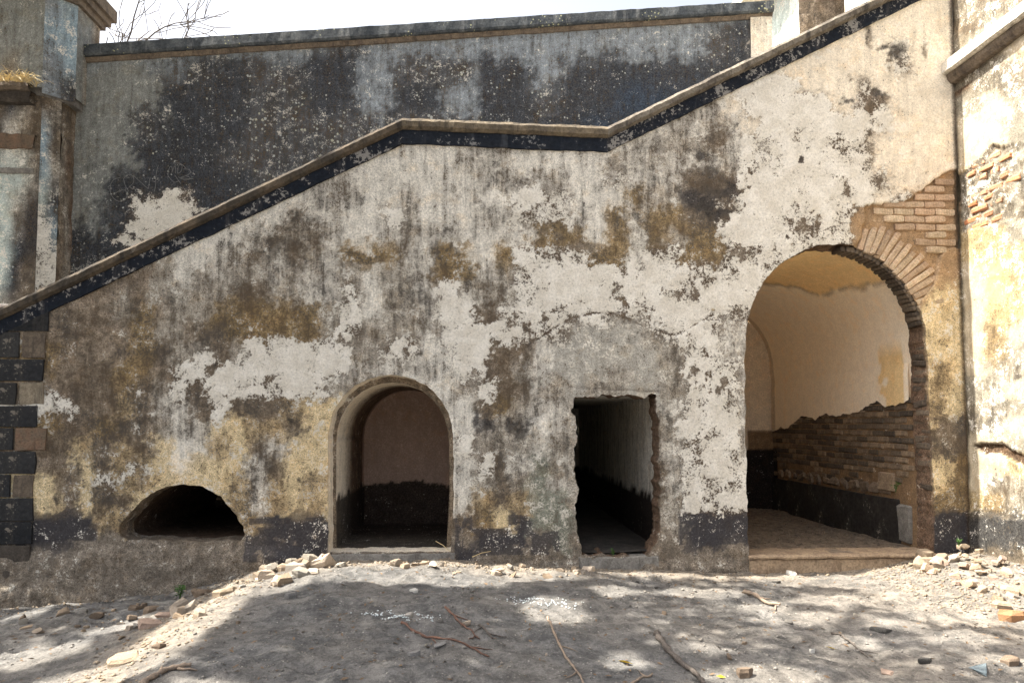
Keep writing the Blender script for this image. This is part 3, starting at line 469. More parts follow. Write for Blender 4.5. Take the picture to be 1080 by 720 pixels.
def panel(name, origin, direc, u0, u1, v0, v1, cell, par_fn, disp_fn=None, outer=None, holes=(), mat=None, parent=None, loops=False):
    """a plaster face standing on the plan line origin + u*direc; v is height; displacement is along the outward normal"""
    nu = max(1, int(round((u1 - u0) / cell))); nv = max(1, int(round((v1 - v0) / cell)))
    gu, gv = np.meshgrid(np.linspace(u0, u1, nu + 1), np.linspace(v0, v1, nv + 1)); U = gu.ravel().copy(); Vv = gv.ravel().copy()
    idx = np.arange(U.size).reshape(nv + 1, nu + 1)
    Q = np.stack([idx[:-1, :-1], idx[:-1, 1:], idx[1:, 1:], idx[1:, :-1]], -1).reshape(-1, 4)
    cu = U[Q].mean(1); cv = Vv[Q].mean(1); keep = np.ones(len(Q), bool); hole_id = np.full(len(Q), -1)
    if outer is not None: keep &= inside(cu, cv, outer)
    for k, h in enumerate(holes):
        bb = (cu > h[:, 0].min()) & (cu < h[:, 0].max()) & (cv > h[:, 1].min()) & (cv < h[:, 1].max())
        ii = np.where(bb)[0]; ins = inside(cu[ii], cv[ii], h); keep[ii[ins]] = False; hole_id[ii[ins]] = k
    polys = ([outer] if outer is not None else []) + list(holes)
    kept_v = np.zeros(U.size, bool); kept_v[Q[keep].ravel()] = True; rem_v = np.zeros(U.size, bool); rem_v[Q[~keep].ravel()] = True
    vh = np.full(U.size, -1)
    bnd = np.where(kept_v & rem_v)[0]
    if len(bnd):
        D = np.concatenate(polys); own = np.concatenate([np.full(len(p), i - (1 if outer is not None else 0)) for i, p in enumerate(polys)])
        for c in np.array_split(bnd, max(1, len(bnd) // 400)):
            dd = (U[c][:, None] - D[None, :, 0]) ** 2 + (Vv[c][:, None] - D[None, :, 1]) ** 2; q = dd.argmin(1)
            U[c] = D[q, 0]; Vv[c] = D[q, 1]; vh[c] = own[q]
    Q = Q[keep]; used = np.unique(Q); mp = np.full(U.size, -1); mp[used] = np.arange(len(used)); Q = mp[Q]; U = U[used]; Vv = Vv[used]; vh = vh[used]
    Pm = par_fn(U, Vv); dsp = disp_fn(U, Vv) if disp_fn else np.zeros_like(U)
    d = np.array(direc, float); d /= np.linalg.norm(d); nrm = np.array([d[1], -d[0]])
    co = np.stack([origin[0] + d[0] * U + nrm[0] * dsp, origin[1] + d[1] * U + nrm[1] * dsp, Vv], 1)
    me = mesh(name, co, Q); attrs(me, Pm); o = link(name, me, mat or M['plaster'], parent)
    if not loops: return o
    E = np.concatenate([Q[:, [0, 1]], Q[:, [1, 2]], Q[:, [2, 3]], Q[:, [3, 0]]]); key = np.sort(E, 1); key = key[:, 0] * 10 ** 7 + key[:, 1]
    un, inv, cnt = np.unique(key, return_inverse=True, return_counts=True); E = E[cnt[inv] == 1]
    return o, co, Pm, [E[(vh[E[:, 0]] == k) & (vh[E[:, 1]] == k)] for k in range(len(holes))]

def sweep(name, prof, path, mat, parent, step=.06, jit=.006, seed=0., closed=True, along='x'):
    """profile (y, dz) swept along a path in x,z; uneven by jit"""
    pts = []; P = np.asarray(path, float)
    for a, b in zip(P[:-1], P[1:]):
        k = max(1, int(np.linalg.norm(b - a) / step)); pts += [a + (b - a) * t / k for t in range(k)]
    pts.append(P[-1]); n = len(prof); V = []
    for p in pts:
        for (y, dz) in prof:
            q = Vector((p[0], y, p[1] + dz))
            w = mnoise.noise_vector(q * 7. + Vector((seed, 0, 0))) * jit + mnoise.noise_vector(q * 23. + Vector((seed, 3, 0))) * jit * .6
            V.append((q.x, q.y + w.y, q.z + w.z))
    F = [(i*n+k, i*n+(k+1) % n, (i+1)*n+(k+1) % n, (i+1)*n+k) for i in range(len(pts)-1) for k in range(n)]
    F += [tuple(range(n))[::-1], tuple((len(pts)-1)*n+k for k in range(n))]
    return link(name, mesh(name, V, F, False), mat, parent)

_rough = {}
def rough_block(sx, sy, sz, seed=0, jit=.004, bev=.008):
    """bevelled uneven block centred on the origin"""
    k = (round(sx, 2), round(sy, 2), round(sz, 2), seed)
    if k in _rough: return _rough[k]
    V = []; F = []; hx, hy, hz = sx / 2, sy / 2, sz / 2
    rings = [(-hz, bev), (-hz + bev, 0), (0, 0), (hz - bev, 0), (hz, bev)]
    base = [(-1, -1), (0, -1), (1, -1), (1, 1), (-1, 1)]
    for (z, inset) in rings:
        for (a, b) in [(-1, -1), (-.33, -1), (.33, -1), (1, -1), (1, 1), (-1, 1)]:
            x = a * (hx - inset) if abs(a) == 1 else a * hx; y = b * (hy - inset)
            q = Vector((x * 9 + seed * 5.1, y * 9, z * 9)); w = mnoise.noise_vector(q) * jit * 2
            V.append((x + w.x, y + w.y, z + w.z))
    m = 6
    for i in range(4):
        for j in range(m): F.append((i*m+j, i*m+(j+1) % m, (i+1)*m+(j+1) % m, (i+1)*m+j))
    F += [tuple(range(m))[::-1], tuple(4*m+j for j in range(m))]
    me = mesh('block', V, F, False); _rough[k] = me; return me

# ------------------------------------------------------------------ ground
GX = [a for a, b in GROUND_LINE]; GZ = [b for a, b in GROUND_LINE]
_dr = random.Random(5)
DENTS = [(_dr.uniform(-4.8, 4.8), _dr.uniform(-3.4, -.4), _dr.uniform(.06, .13), _dr.uniform(.10, .20), _dr.uniform(0, 3.14), _dr.uniform(.008, .022)) for _ in range(90)]
def gz(x, y):
    x = np.asarray(x, float); y = np.asarray(y, float)
    z = np.interp(x, GX, GZ)
    z = z + .10 * np.exp(-(((x - 4.9) / .7) ** 2 + ((y + .35) / .5) ** 2))
    z = z - .02 * np.clip(-y - .5, 0, 4)
    z = z + .06 * fbm(x, y, .9, 1, 3) * np.clip(-y * 1.5, .15, 1) + .030 * fbm(x, y, 3.2, 6, 3) + .024 * fbm(x, y, 9., 3, 4)
    for (a, b, r1, r2, th, dp) in DENTS:      # old footprints and scuffs
        c, s_ = math.cos(th), math.sin(th); u = (x - a) * c + (y - b) * s_; v = -(x - a) * s_ + (y - b) * c; q = (u / r2) ** 2 + (v / r1) ** 2
        z = z - dp * np.exp(-q * q) + dp * .4 * np.exp(-(np.sqrt(q) - 1.25) ** 2 * 9)
    return np.where(y > .12, np.minimum(z, -1.0), z)
def gzf(x, y): return float(gz(np.array([x]), np.array([y]))[0])
def make_ground():
    def axis(lo, hi, st, far):
        c = list(np.arange(lo, hi + st / 2, st)); a = []; s = st; v = lo
        while v > -far: s *= 1.35; v -= s; a.append(v)
        b = []; s = st; v = hi
        while v < far: s *= 1.35; v += s; b.append(v)
        return np.array(a[::-1] + c + b)
    xs = axis(-5.6, 5.6, .03, 400.); ys = axis(-4.2, .1, .03, 400.)
    gx, gy = np.meshgrid(xs, ys); z = gz(gx.ravel(), gy.ravel())
    far = np.maximum(np.abs(gx), np.abs(gy)).ravel() > 12
    idx = np.arange(gx.size).reshape(gx.shape)
    Q = np.stack([idx[:-1, :-1], idx[:-1, 1:], idx[1:, 1:], idx[1:, :-1]], -1).reshape(-1, 4)
    x = gx.ravel(); y = gy.ravel()
    me = mesh('ground', np.stack([x, y, z], 1), Q)
    A = np.zeros((x.size, 4)); A[:, :3] = (0.27, 0.225, 0.172)
    base = np.clip(1 - (-y - .05) / .55, 0, 1) * (x > -2.6)
    bank = np.exp(-((x + 2.35) / .38) ** 2) * np.clip((-y) * 2, 0, 1)
    right = .35 * np.clip((x - 1.5) / 2.5, 0, 1)
    A[:, 3] = np.clip(np.maximum.reduce([base * .8, bank * .75, right]) + .25 * fbm(x, y, 1.7, 5, 3), 0, .9)  # paler tan on dusty and sunlit earth; sunlight partly put into the colour
    set_attr(me, 'tint', A)
    return structure(link('ground', me, M['dirt']))
make_ground()

# ------------------------------------------------------------------ the stair wall
stair = tag(empty('stair_wall', (0, 0, 0)), 'long peeling stair wall with sloping dark coping and four dark openings', 'wall')
fc = Chart(FRONT_SHEET, FRONT_ROWS)
arch_c = BIG_CENTRE
patch_poly = dense(BRICK_PATCH, .02, .015, 8., 2)
top_path = np.array(COPING_PATH)
def top_z(x): return np.interp(x, top_path[:, 0], top_path[:, 1])
def front_par(u, v):
    P = fc(u, v)
    for (cx, cz, rx, rz, l) in FRONT_MARKS: P = blend(P, ellipse_mask(u, v, cx, cz, rx * 1.1, rz * 1.1) * (1. if l in 'WVK' else .72), l)
    wu = u + .03 * fbm(u, v, 8., 1, 4); wv = v + .022 * fbm(u, v, 10., 5, 4)
    for (x0, z0, x1, z1) in DADO_RECTS:
        e = np.minimum(np.minimum(wu - x0, x1 - wu), np.minimum(wv - z0, z1 - wv)); chip = fbm(u, v, 7., 2, 4) < .20
        P = blend(P, np.clip(e / .012 + .5, 0, 1) * chip * .86, 'P')
    ins = inside(u, v, patch_poly); P[ins] = PAR['R']
    # darker strip down the corner with the buttress, short dark mark low beside it
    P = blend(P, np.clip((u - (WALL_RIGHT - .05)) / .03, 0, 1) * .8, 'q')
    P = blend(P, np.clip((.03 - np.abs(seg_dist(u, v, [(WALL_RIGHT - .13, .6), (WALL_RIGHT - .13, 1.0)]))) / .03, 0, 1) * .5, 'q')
    for c in FRONT_CRACKS: P = blend(P, np.clip((.014 - seg_dist(u, v, c) + .01 * fbm(u, v, 14., 1, 3)) / .012, 0, 1) * .5, 'q')
    return P
def front_disp(u, v):
    P = fc(u, v)
    d = .006 * np.clip((P[:, 3] - .45) * 6, 0, 1) + .012 * fbm(u, v, 1.6, 2, 3) + .006 * fbm(u, v, 8., 4, 3) + .003 * fbm(u, v, 24., 1, 2)
    foot = np.clip((.28 - v + .12 * fbm(u, v, 1.5, 5, 3)) / .10, 0, 1) * np.clip((-1.6 - u) / .3, 0, 1)
    d = d + foot * (.05 + .05 * fbm(u, v, 3.2, 6, 4))
    foot2 = np.clip((.12 - v + .05 * fbm(u, v, 2.5, 5, 3)) / .08, 0, 1) * np.clip((u + 1.6) / .3, 0, 1)
    d = d + foot2 * (.02 + .03 * fbm(u, v, 4., 6, 3))
    d = np.where(inside(u, v, patch_poly), -.034 + .018 * fbm(u, v, 6., 2, 4), d)
    for c in FRONT_CRACKS: d = d - .006 * np.clip((.018 - seg_dist(u, v, c)) / .014, 0, 1)
    return d
outer = dense([(WALL_LEFT, -.8), (WALL_RIGHT, -.8), (WALL_RIGHT, top_z(WALL_RIGHT) - .05)] + [(x, z - .05) for x, z in COPING_PATH[2:0:-1]] + [(WALL_LEFT, top_z(WALL_LEFT) - .05)], .02)
H = [dense(DRAIN_ARCH, .006, .012, 9., 1), dense(MID_ARCH, .006, .007, 12., 2), dense(DOOR_HOLE, .006, .026, 9., 3), dense(BIG_ARCH, .006, .012, 9., 4)]
face, fco, fP, loops = panel('plaster_face', (0, 0), (1, 0), WALL_LEFT, WALL_RIGHT, -.8, 6.8, .0155, front_par, front_disp, outer, H, parent=stair, loops=True)

def reveal(E, depth, letter, name, amp=.012, inset=0.):
    ids = np.unique(E); mp = {int(v): i for i, v in enumerate(ids)}; base = fco[ids]; n = len(ids); c = base.mean(0)
    st = [0, .06, .13, .2, .28, .36][:max(2, int(depth / .07) + 1)]; st = [s / st[-1] * depth for s in st]
    V = []; Pm = []
    for k, s in enumerate(st):
        q = base.copy(); q[:, 1] = q[:, 1] + s if k == 0 else s
        if k:
            a = amp * (fbm(base[:, 0] + base[:, 2] * 2, base[:, 2] - base[:, 0] + s * 6, 7., k, 3))
            dv = q[:, [0, 2]] - c[[0, 2]]; dv /= np.linalg.norm(dv, axis=1)[:, None]; q[:, 0] += dv[:, 0] * (a + inset * s); q[:, 2] += dv[:, 1] * (a + inset * s)
        V.append(q)
        g = np.tile(PAR[letter], (n, 1))
        Pm.append(fP[ids] * (.5 if k == 0 else 0) + g * (.5 if k == 0 else 1))
    F = [(mp[int(a)] + n * k, mp[int(a)] + n * (k + 1), mp[int(b)] + n * (k + 1), mp[int(b)] + n * k) for a, b in E for k in range(len(st) - 1)]
    me = mesh(name, np.concatenate(V), np.array(F)); attrs(me, np.concatenate(Pm)); return link(name, me, M['plaster'], stair)
reveal(loops[0], .30, 'T', 'opening_reveal'); reveal(loops[1], .26, 'C', 'opening_reveal'); reveal(loops[2], .32, 'r', 'opening_reveal', .03); big_reveal = reveal(loops[3], .30, 'r', 'opening_reveal', .025)

def lining(name, outline, y0, y1, par_fn, grow=.0, cell=.05, ncap=True, floor_z=None):
    """plastered passage behind an opening: the outline run back into the wall, and its end wall"""
    P = dense(outline, cell); c = P.mean(0); dv = P - c; P = P + dv / np.linalg.norm(dv, axis=1)[:, None] * grow
    n = len(P); ny = max(2, int((y1 - y0) / cell)); ys = np.linspace(y0, y1, ny + 1)
    V = np.array([(p[0] + .01 * vnoise(p[1] + p[0], y, 2.2, 1), y, p[1] + .01 * vnoise(p[0], y, 2.5, 2)) for y in ys for p in P])
    i = np.arange(n); F = np.concatenate([np.stack([k * n + i, (k + 1) * n + i, (k + 1) * n + (i + 1) % n, k * n + (i + 1) % n], 1) for k in range(ny)])
    me = mesh(name, V, F); attrs(me, par_fn(V)); o = link(name, me, M['plaster'], stair)
    # end wall as its own panel
    bb = P.min(0), P.max(0)
    e = panel('end_wall', (0, y1 - .004), (1, 0), bb[0][0] - .02, bb[1][0] + .02, bb[0][1] - .02, bb[1][1] + .02, .025,
              lambda u, v: par_fn(np.stack([u, np.full_like(u, y1), v], 1)), lambda u, v: .02 * fbm(u, v, 3., 2, 3), parent=stair)
    return o
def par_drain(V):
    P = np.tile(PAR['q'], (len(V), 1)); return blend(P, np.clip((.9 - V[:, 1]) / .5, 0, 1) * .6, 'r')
lining('passage_lining', DRAIN_ARCH, .28, 2.6, par_drain, .02)
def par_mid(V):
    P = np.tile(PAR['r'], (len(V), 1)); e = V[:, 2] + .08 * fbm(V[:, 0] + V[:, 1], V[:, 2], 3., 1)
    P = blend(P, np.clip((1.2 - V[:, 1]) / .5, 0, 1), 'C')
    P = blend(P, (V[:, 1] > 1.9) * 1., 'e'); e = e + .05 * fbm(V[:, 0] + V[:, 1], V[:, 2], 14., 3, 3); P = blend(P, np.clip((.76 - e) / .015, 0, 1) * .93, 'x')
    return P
inner_mid = [((x - MID_ARCH[10][0]) * .93 + MID_ARCH[10][0], (z - .23) * .965 + .23) for x, z in MID_ARCH]
lining('passage_lining', inner_mid, .25, 2.05, par_mid, 0.)
# the rebate ring between the outer reveal and the narrower passage
rb = MB(); a_ = dense(MID_ARCH, .05); c_ = a_.mean(0); b_ = dense(inner_mid, .05)
ro = np.array([p + (p - c_) / np.linalg.norm(p - c_) * .04 for p in a_]); n_ = len(ro)
ri = np.array([((p[0] - MID_ARCH[10][0]) * .93 + MID_ARCH[10][0], (p[1] - .23) * .965 + .23) for p in a_])
rb.add([(p[0], .255, p[1]) for p in ro] + [(p[0], .255, p[1]) for p in ri], [(i, (i + 1) % n_, n_ + (i + 1) % n_, n_ + i) for i in range(n_)])
me_ = mesh('arch_rebate', rb.V, rb.F); attrs(me_, np.tile(PAR['T'], (len(rb.V), 1))); link('arch_rebate', me_, M['plaster'], stair)
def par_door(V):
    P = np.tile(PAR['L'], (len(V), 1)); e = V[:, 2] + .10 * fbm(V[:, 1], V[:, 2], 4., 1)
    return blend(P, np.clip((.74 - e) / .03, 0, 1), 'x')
lining('passage_lining', [(.93, .17), (.93, 1.86), (1.97, 1.86), (1.97, .17)], .31, 6.2, par_door, 0., .07)
BX = max(x for x, z in BIG_ARCH) + .0
big_in = [(x if x < 4 else min(x + .0, BX), z) for x, z in BIG_ARCH]
big_in[0] = (big_in[0][0] - .03, .10); big_in[-1] = (BX, .10)
big_in = [(BX if (x > 4.6 and z < 2.43) else x, z) for x, z in big_in]
def plaster_edge(y): return 1.90 - .10 * y + .16 * fbm(y, y * 0 + .5, 1.3, 2, 4)
def par_big(V):
    x, y, z = V[:, 0], V[:, 1], V[:, 2]
    P = np.tile(PAR['n'], (len(V), 1))
    ze = z - (3.02 + .20 * y) - .20 * fbm(x, y, 1.7, 3, 4); P = blend(P, np.clip(ze / .02, 0, 1), 'a'); P = blend(P, np.clip((.03 - np.abs(ze)) / .02, 0, 1) * .55, 'j')
    P = blend(P, ((y < .95) & (y > .45) & (x > 4.5)) * np.clip((2.55 - z) / .2, 0, 1) * np.clip((.8 + .3 * fbm(y, z, 3., 1) - y) / .02, 0, 1), 'a')
    P = blend(P, (x > 4.5) * np.clip((plaster_edge(y) - .01 - z) / .02, 0, 1), 'j')
    P = blend(P, (y > 3.9) * .4, 'j'); P = blend(P, (y > 3.9) * np.clip((1.15 - z) / .04, 0, 1), 'x')  # end wall darkened in colour to offset the stronger light on it
    P = blend(P, (x < 3.2) * np.clip((1.2 - z) / .05, 0, 1), 'q')
    return P
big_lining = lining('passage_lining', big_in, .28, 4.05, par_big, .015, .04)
# dado slabs along the right side of the big passage, each its own slab
BXI = BX + .015
yy = .62; dz_top = .66
while yy < 4.0:
    L = min(.72, 4.03 - yy); me_ = rough_block(.05, L - .008, .60, int(yy * 10), .006, .012)
    o = link('dado_slab', me_, M['dado'], big_lining); o.location = (BXI - .018, yy + L / 2, dz_top - .30 + .0); yy += L
# one pale slab end and the near rounded pier stone
o = link('dado_end_stone', rough_block(.06, .20, .44, 3, .01, .02), M['sill'], big_lining); o.location = (BXI - .02, .51, .40)
o = link('patch_stone', rough_block(.05, .30, .22, 4, .006, .012), M['step'], big_lining); o.location = (BXI - .012, .86, .86)
# courses of bare brick above the dado
row = 0; z = .70
nb = 0
while z < 2.0:
    y = .34 + (.115 if row % 2 else 0)
    while y < 3.95:
        edge = float(plaster_edge(np.array([y + .1]))[0])
        near_patch = (.68 < y + .1 < 1.04 and .74 < z < .98)
        if z - .06 < edge and not near_patch and not (z < .86 and random.random() < .45):
            me_ = rough_block(.05, .215, .062, random.randrange(4), .007, .008)
            sooty = random.random() < (.85 if (y < .9 and z > 1.15) else .7 if z < .84 else .45 if (y < 1.7 and z > 1.45) else .12)
            if sooty: me_ = rough_block(.051, .215, .062, random.randrange(4), .007, .008)
            o = link('brick', me_, M['brick_black' if sooty else 'brick_sooty'], big_lining); o.location = (BXI + .012 + random.uniform(-.006, .006), y + .11, z + .034); o.rotation_euler = (random.gauss(0, .015), 0, random.gauss(0, .02)); nb += 1
        y += .232
    z += .078; row += 1
def ragged_edge(y): return plaster_edge(y) - .03 + .05 * fbm(y, y * 0 + 3.3, 7., 4, 4)
ys_ = np.linspace(.36, 4.03, 260)
lay = [(-a, float(b)) for a, b in zip(ys_[::-1], ragged_edge(ys_[::-1]))] + [(-.36, 2.42), (-4.03, 2.42)]
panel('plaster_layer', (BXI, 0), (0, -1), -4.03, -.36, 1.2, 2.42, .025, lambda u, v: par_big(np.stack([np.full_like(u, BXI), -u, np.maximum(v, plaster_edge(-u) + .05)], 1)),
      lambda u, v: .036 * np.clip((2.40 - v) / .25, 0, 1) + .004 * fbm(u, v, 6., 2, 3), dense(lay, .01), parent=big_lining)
# rubble stones lodged in the course just above the dado
for k in range(12):
    o = link('lodged_stone', rough_block(.07, random.uniform(.12, .2), random.uniform(.09, .15), 10 + k % 4, .02, .03), M['brick_sooty' if k % 3 else 's_b'], big_lining)
    o.location = (BXI - .01, 1.1 + k * .24, .755); o.rotation_euler = (random.uniform(-.3, .3), 0, 0)
# passage floor
def floor_panel(name, x0, x1, y0, y1, z, mat, amp=.03):
    nx = int((x1 - x0) / .05); ny = int((y1 - y0) / .05); gx, gy = np.meshgrid(np.linspace(x0, x1, nx + 1), np.linspace(y0, y1, ny + 1)); x = gx.ravel(); y = gy.ravel()
    idx = np.arange(x.size).reshape(gx.shape); Q = np.stack([idx[:-1, :-1], idx[:-1, 1:], idx[1:, 1:], idx[1:, :-1]], -1).reshape(-1, 4)
    return link(name, mesh(name, np.stack([x, y, z + amp * fbm(x, y, 2., 3, 4)], 1), Q), mat, stair)
floor_panel('passage_floor', 2.80, BXI + .02, .06, 4.05, .145, M['floor'], .04)
floor_panel('passage_floor', -1.56, -.24, .08, 2.05, .20, M['dark_floor'], .015)
floor_panel('passage_floor', .95, 1.97, .10, 6.2, .185, M['dark_floor'], .02)
# sills and the arch step
def bar(name, x0, x1, z0, z1, y0, y1, mat, seed=0., jit=.010):
    h = z1 - z0; prof = [(y0, -h), (y0 - .004, -h * .5), (y0 + .012, -.012), (y0 + .03, 0), (y1, 0), (y1, -h)]
    return sweep(name, prof, [(x0, z1), (x1, z1)], mat, stair, .05, jit, seed)
bar('sill', SILL_MID[0][0], SILL_MID[1][0], SILL_MID[1][1] - .1, .212, -.04, .30, M['sill'], 1.)
bar('sill', SILL_DOOR[0][0] - .02, SILL_DOOR[1][0] + .02, SILL_DOOR[1][1] - .1, .160, -.03, .34, M['sill'], 5., .022)
bar('step', SILL_BIG[0][0] + .02, SILL_BIG[1][0] + .0, -.15, .125, -.04, .34, M['step'], 9., .014)
bar('step', SILL_BIG[0][0] + .01, SILL_BIG[1][0] + .0, .128, .165, -.05, .36, M['step'], 14., .010)

# coping and tarred band, one piece per flight
cp = [(-.045, -.115), (-.078, -.092), (-.082, -.035), (-.058, 0.), (.40, 0.01), (.42, -.03), (.42, -.115)]
bd = [(.012, -.105), (-.026, -.105), (-.030, -.18), (-.026, -.262), (.012, -.262)]
for k in range(3):
    seg = COPING_PATH[k:k + 2]
    if k == 0: seg = [(WALL_LEFT - .04, float(top_z(WALL_LEFT - .04)))] + [seg[1]]
    if k == 2: seg = [seg[0], (WALL_RIGHT - .005, float(top_z(WALL_RIGHT)))]
    sweep('coping', cp, seg, M[('coping_brown', 'coping', 'coping_dark')[k]], stair, .035, .007, k * 5.)
    sweep('tarred_band', bd, seg, M['band_worn' if k != 1 else 'band'], stair, .05, .008, 30 + k * 5.)
# quoins
qm = dict(k='q_black', b='q_brown', l='q_light', r='q_rust', d='q_dark')
for i, (x0, z0, x1, z1, c) in enumerate(QUOINS):
    x0 = max(x0, WALL_LEFT - .03) if x0 > -5.2 else WALL_LEFT - .03
    me_ = rough_block(x1 - x0 - .004, .16, z1 - z0 - .001, i, .006, .004)
    o = link('quoin_stone', me_, M[qm[c]], stair); o.location = ((x0 + x1) / 2, .035 + (.012 if c in 'bl' else 0) + random.uniform(-.002, .002) + .022, (z0 + z1) / 2)
# top quoin under the coping, cut to the slope
hx = CORNER_QUOIN_X; zt = QUOINS[0][3] + .01
mb = MB(); xs_ = np.linspace(WALL_LEFT - .03, hx, 8); n_ = len(xs_)
tz = [float(top_z(x)) - .25 for x in xs_]; tz = [max(t, zt + .002) for t in tz]
mb.add([(x, -.024, zt) for x in xs_] + [(x, -.024, t) for x, t in zip(xs_, tz)] + [(x, .06, t) for x, t in zip(xs_, tz)] + [(x, .06, zt) for x in xs_],
       [(i, i + 1, n_ + i + 1, n_ + i) for i in range(n_ - 1)] + [(n_ + i, n_ + i + 1, 2 * n_ + i + 1, 2 * n_ + i) for i in range(n_ - 1)] + [(3 * n_ - 1, n_ * 2 - 1, n_ - 1, 4 * n_ - 1), (0, n_, 2 * n_, 3 * n_)] + [(3 * n_ + i, 3 * n_ + i + 1, i + 1, i) for i in range(n_ - 1)])
mb.build('quoin_stone', M['q_black'], stair)
# body of the stair: back of the parapet, left end, steps behind
core = MB(); ox = [WALL_LEFT] + [p[0] for p in COPING_PATH[1:3]] + [WALL_RIGHT]; oz = [float(top_z(x)) - .06 for x in ox]
yb = .40
core.add([(x, yb, z) for x, z in zip(ox, oz)] + [(x, yb, z - 1.15) for x, z in zip(ox, oz)], [(i, 4 + i, 5 + i, i + 1) for i in range(3)])
core.add([(WALL_LEFT, 0.02, -.9), (WALL_LEFT, yb, -.9), (WALL_LEFT, yb, oz[0]), (WALL_LEFT, .02, oz[0])], [(0, 3, 2, 1)])
core.build('parapet_back', M['coping'], stair)
sb = MB(); x = WALL_LEFT + .1
while x < WALL_RIGHT - .02:
    x2 = min(x + .30, WALL_RIGHT - .02); zt_ = float(top_z(x)) - 1.05
    sb.add([(x, .41, zt_), (x2, .41, zt_), (x2, 2.19, zt_), (x, 2.19, zt_), (x, .41, zt_ - .25), (x, 2.19, zt_ - .25)], [(0, 1, 2, 3), (0, 3, 5, 4)]); x = x2
sb.build('stair_treads', M['sill'], stair)

# exposed voussoirs and brick courses beside the big arch
cx, cz = arch_c
for k in range(15):
    a = R(72 - k * 3.75); r0 = 1.02 + random.uniform(-.02, .02); Lb = random.uniform(.30, .38) if k % 2 else random.uniform(.36, .42)
    if k < 3: Lb = .25 + .05 * k
    pr = 1.0 if k < 12 else 1.0
    rm = r0 + Lb / 2; px_, pz_ = cx + rm * math.cos(a), cz + .04 + rm * 1.02 * math.sin(a)
    if px_ + Lb / 2 * math.cos(a) > WALL_RIGHT - .05: Lb = max(.1, (WALL_RIGHT - .05 - cx) / max(.2, math.cos(a)) - r0); rm = r0 + Lb / 2; px_, pz_ = cx + rm * math.cos(a), cz + .04 + rm * 1.02 * math.sin(a)
    o = link('voussoir_brick', rough_block(round(Lb, 2), .07, .064, k % 5, .007, .009), M['brick_peach'], face)
    o.location = (px_, .047 + random.uniform(-.008, .008), pz_); o.rotation_euler = (0, -a, 0)
zz = cz + .62; r = 0
while zz < 4.42:
    x = WALL_RIGHT - .03 - (.12 if r % 2 else 0.)
    while x > 4.1:
        L = .235; xc = x - L / 2
        if inside(np.array([xc]), np.array([zz]), patch_poly)[0] and math.hypot(xc - .10 - cx, zz - .03 - cz) > 1.46:
            o = link('brick', rough_block(L - .012, .07, .07, r % 4, .007, .009), M['brick_peach'], face)
            o.location = (xc, .047 + random.uniform(-.008, .008), zz); o.rotation_euler = (0, random.gauss(0, .015), 0)
        x -= L
    zz += .085; r += 1
# bricks of the arch ring showing in the reveal on its right side
for k in range(30):
    a = R(82 - k * 3.0)
    if k < 24: px_, pz_ = cx + 1.0 * math.cos(a), cz + 1.05 * math.sin(a); ang = a
    else: break
    o = link('ring_brick', rough_block(.05, .20, .05, k % 4, .010, .010), M['brick_black'], big_reveal)
    o.location = (px_ + .018 * math.cos(a), .14, pz_ + .018 * math.sin(a)); o.rotation_euler = (0, -ang, 0)
zz = .75
while zz < 2.40:
    o = link('ring_brick', rough_block(.05, .21, .068, int(zz * 20) % 4, .014, .012), M['brick_black'], big_reveal)
    xw = float(np.interp(zz, [.0, .6, 1.0, 1.5, 2.03, 2.43], [4.904, 4.924, 4.927, 4.912, 4.897, 4.889]))
    o.location = (xw + .022 + random.uniform(-.012, .012), .15 + random.uniform(-.03, .03), zz); o.rotation_euler = (random.gauss(0, .05), random.gauss(0, .06), random.gauss(0, .06)); zz += .082 + random.uniform(-.01, .02)

# ------------------------------------------------------------------ the terrace wall behind
by, bl, br = BACK['y'], BACK['left'], BACK['right']
terr = tag(empty('terrace_wall', (0, 0, 0)), 'tall black moulded terrace wall with scratched graffiti rising behind the stair', 'wall')
bc = Chart(BACK_SHEET, back_rows, .16)
def bt(x): return np.interp(x, [-5.42, br], [BACK['top_left'], BACK['top_right']])
def back_par(u, v):
    P = bc(u, v)
    for (cx_, cz_, rx, rz) in BACK_WHITE: P = blend(P, ellipse_mask(u, v, cx_, cz_, rx, rz, .5, 1.1), 'W' if rx > .12 else 'V')
    # pale wash-out below the moulding
    P = blend(P, np.clip((.26 - (bt(u) - .22 - v) + .45 * fbm(u, v * .3, 2.2, 5, 4)) / .22, 0, 1) * .7, 'h')
    for xs in (-1.35, -.05): P = blend(P, np.clip((.07 - np.abs(u - xs) + .05 * fbm(u, v, 5., 2, 3)) / .06, 0, 1) * .6, 'h')
    return P
panel('plaster_face', (0, by), (1, 0), bl, br, 2.0, 7.9, .03, back_par, lambda u, v: .012 * fbm(u, v, 1.5, 3, 3) + .005 * fbm(u, v, 9., 2, 3),
      dense([(bl, 2.0), (2.3, 2.0), (2.3, 4.0), (br, 4.0), (br, BACK['top_right'] - .06), (bl, BACK['top_left'] - .06)], .02), parent=terr)
pathb = [(bl, BACK['top_left']), (br + .03, BACK['top_right'])]
sweep('coping', [(by - .08, -.175), (by - .095, -.15), (by - .09, -.02), (by - .05, 0), (by + .45, .02), (by + .45, -.175)], pathb, M['terrace_cap'], terr, .08, .007, 3.)
sweep('moulding', [(by + .02, -.235), (by - .025, -.235), (by - .035, -.205), (by - .05, -.18), (by + .02, -.177)], pathb, M['moulding'], terr, .08, .006, 8.)
panel('pilaster', (0, by - .03), (1, 0), PILASTER_LEFT, br + .02, 4.0, 7.44, .04, lambda u, v: blend(np.tile(PAR['C'], (len(u), 1)), .4 + .5 * fbm(u, v, 3., 3, 3), 'L'), parent=terr)
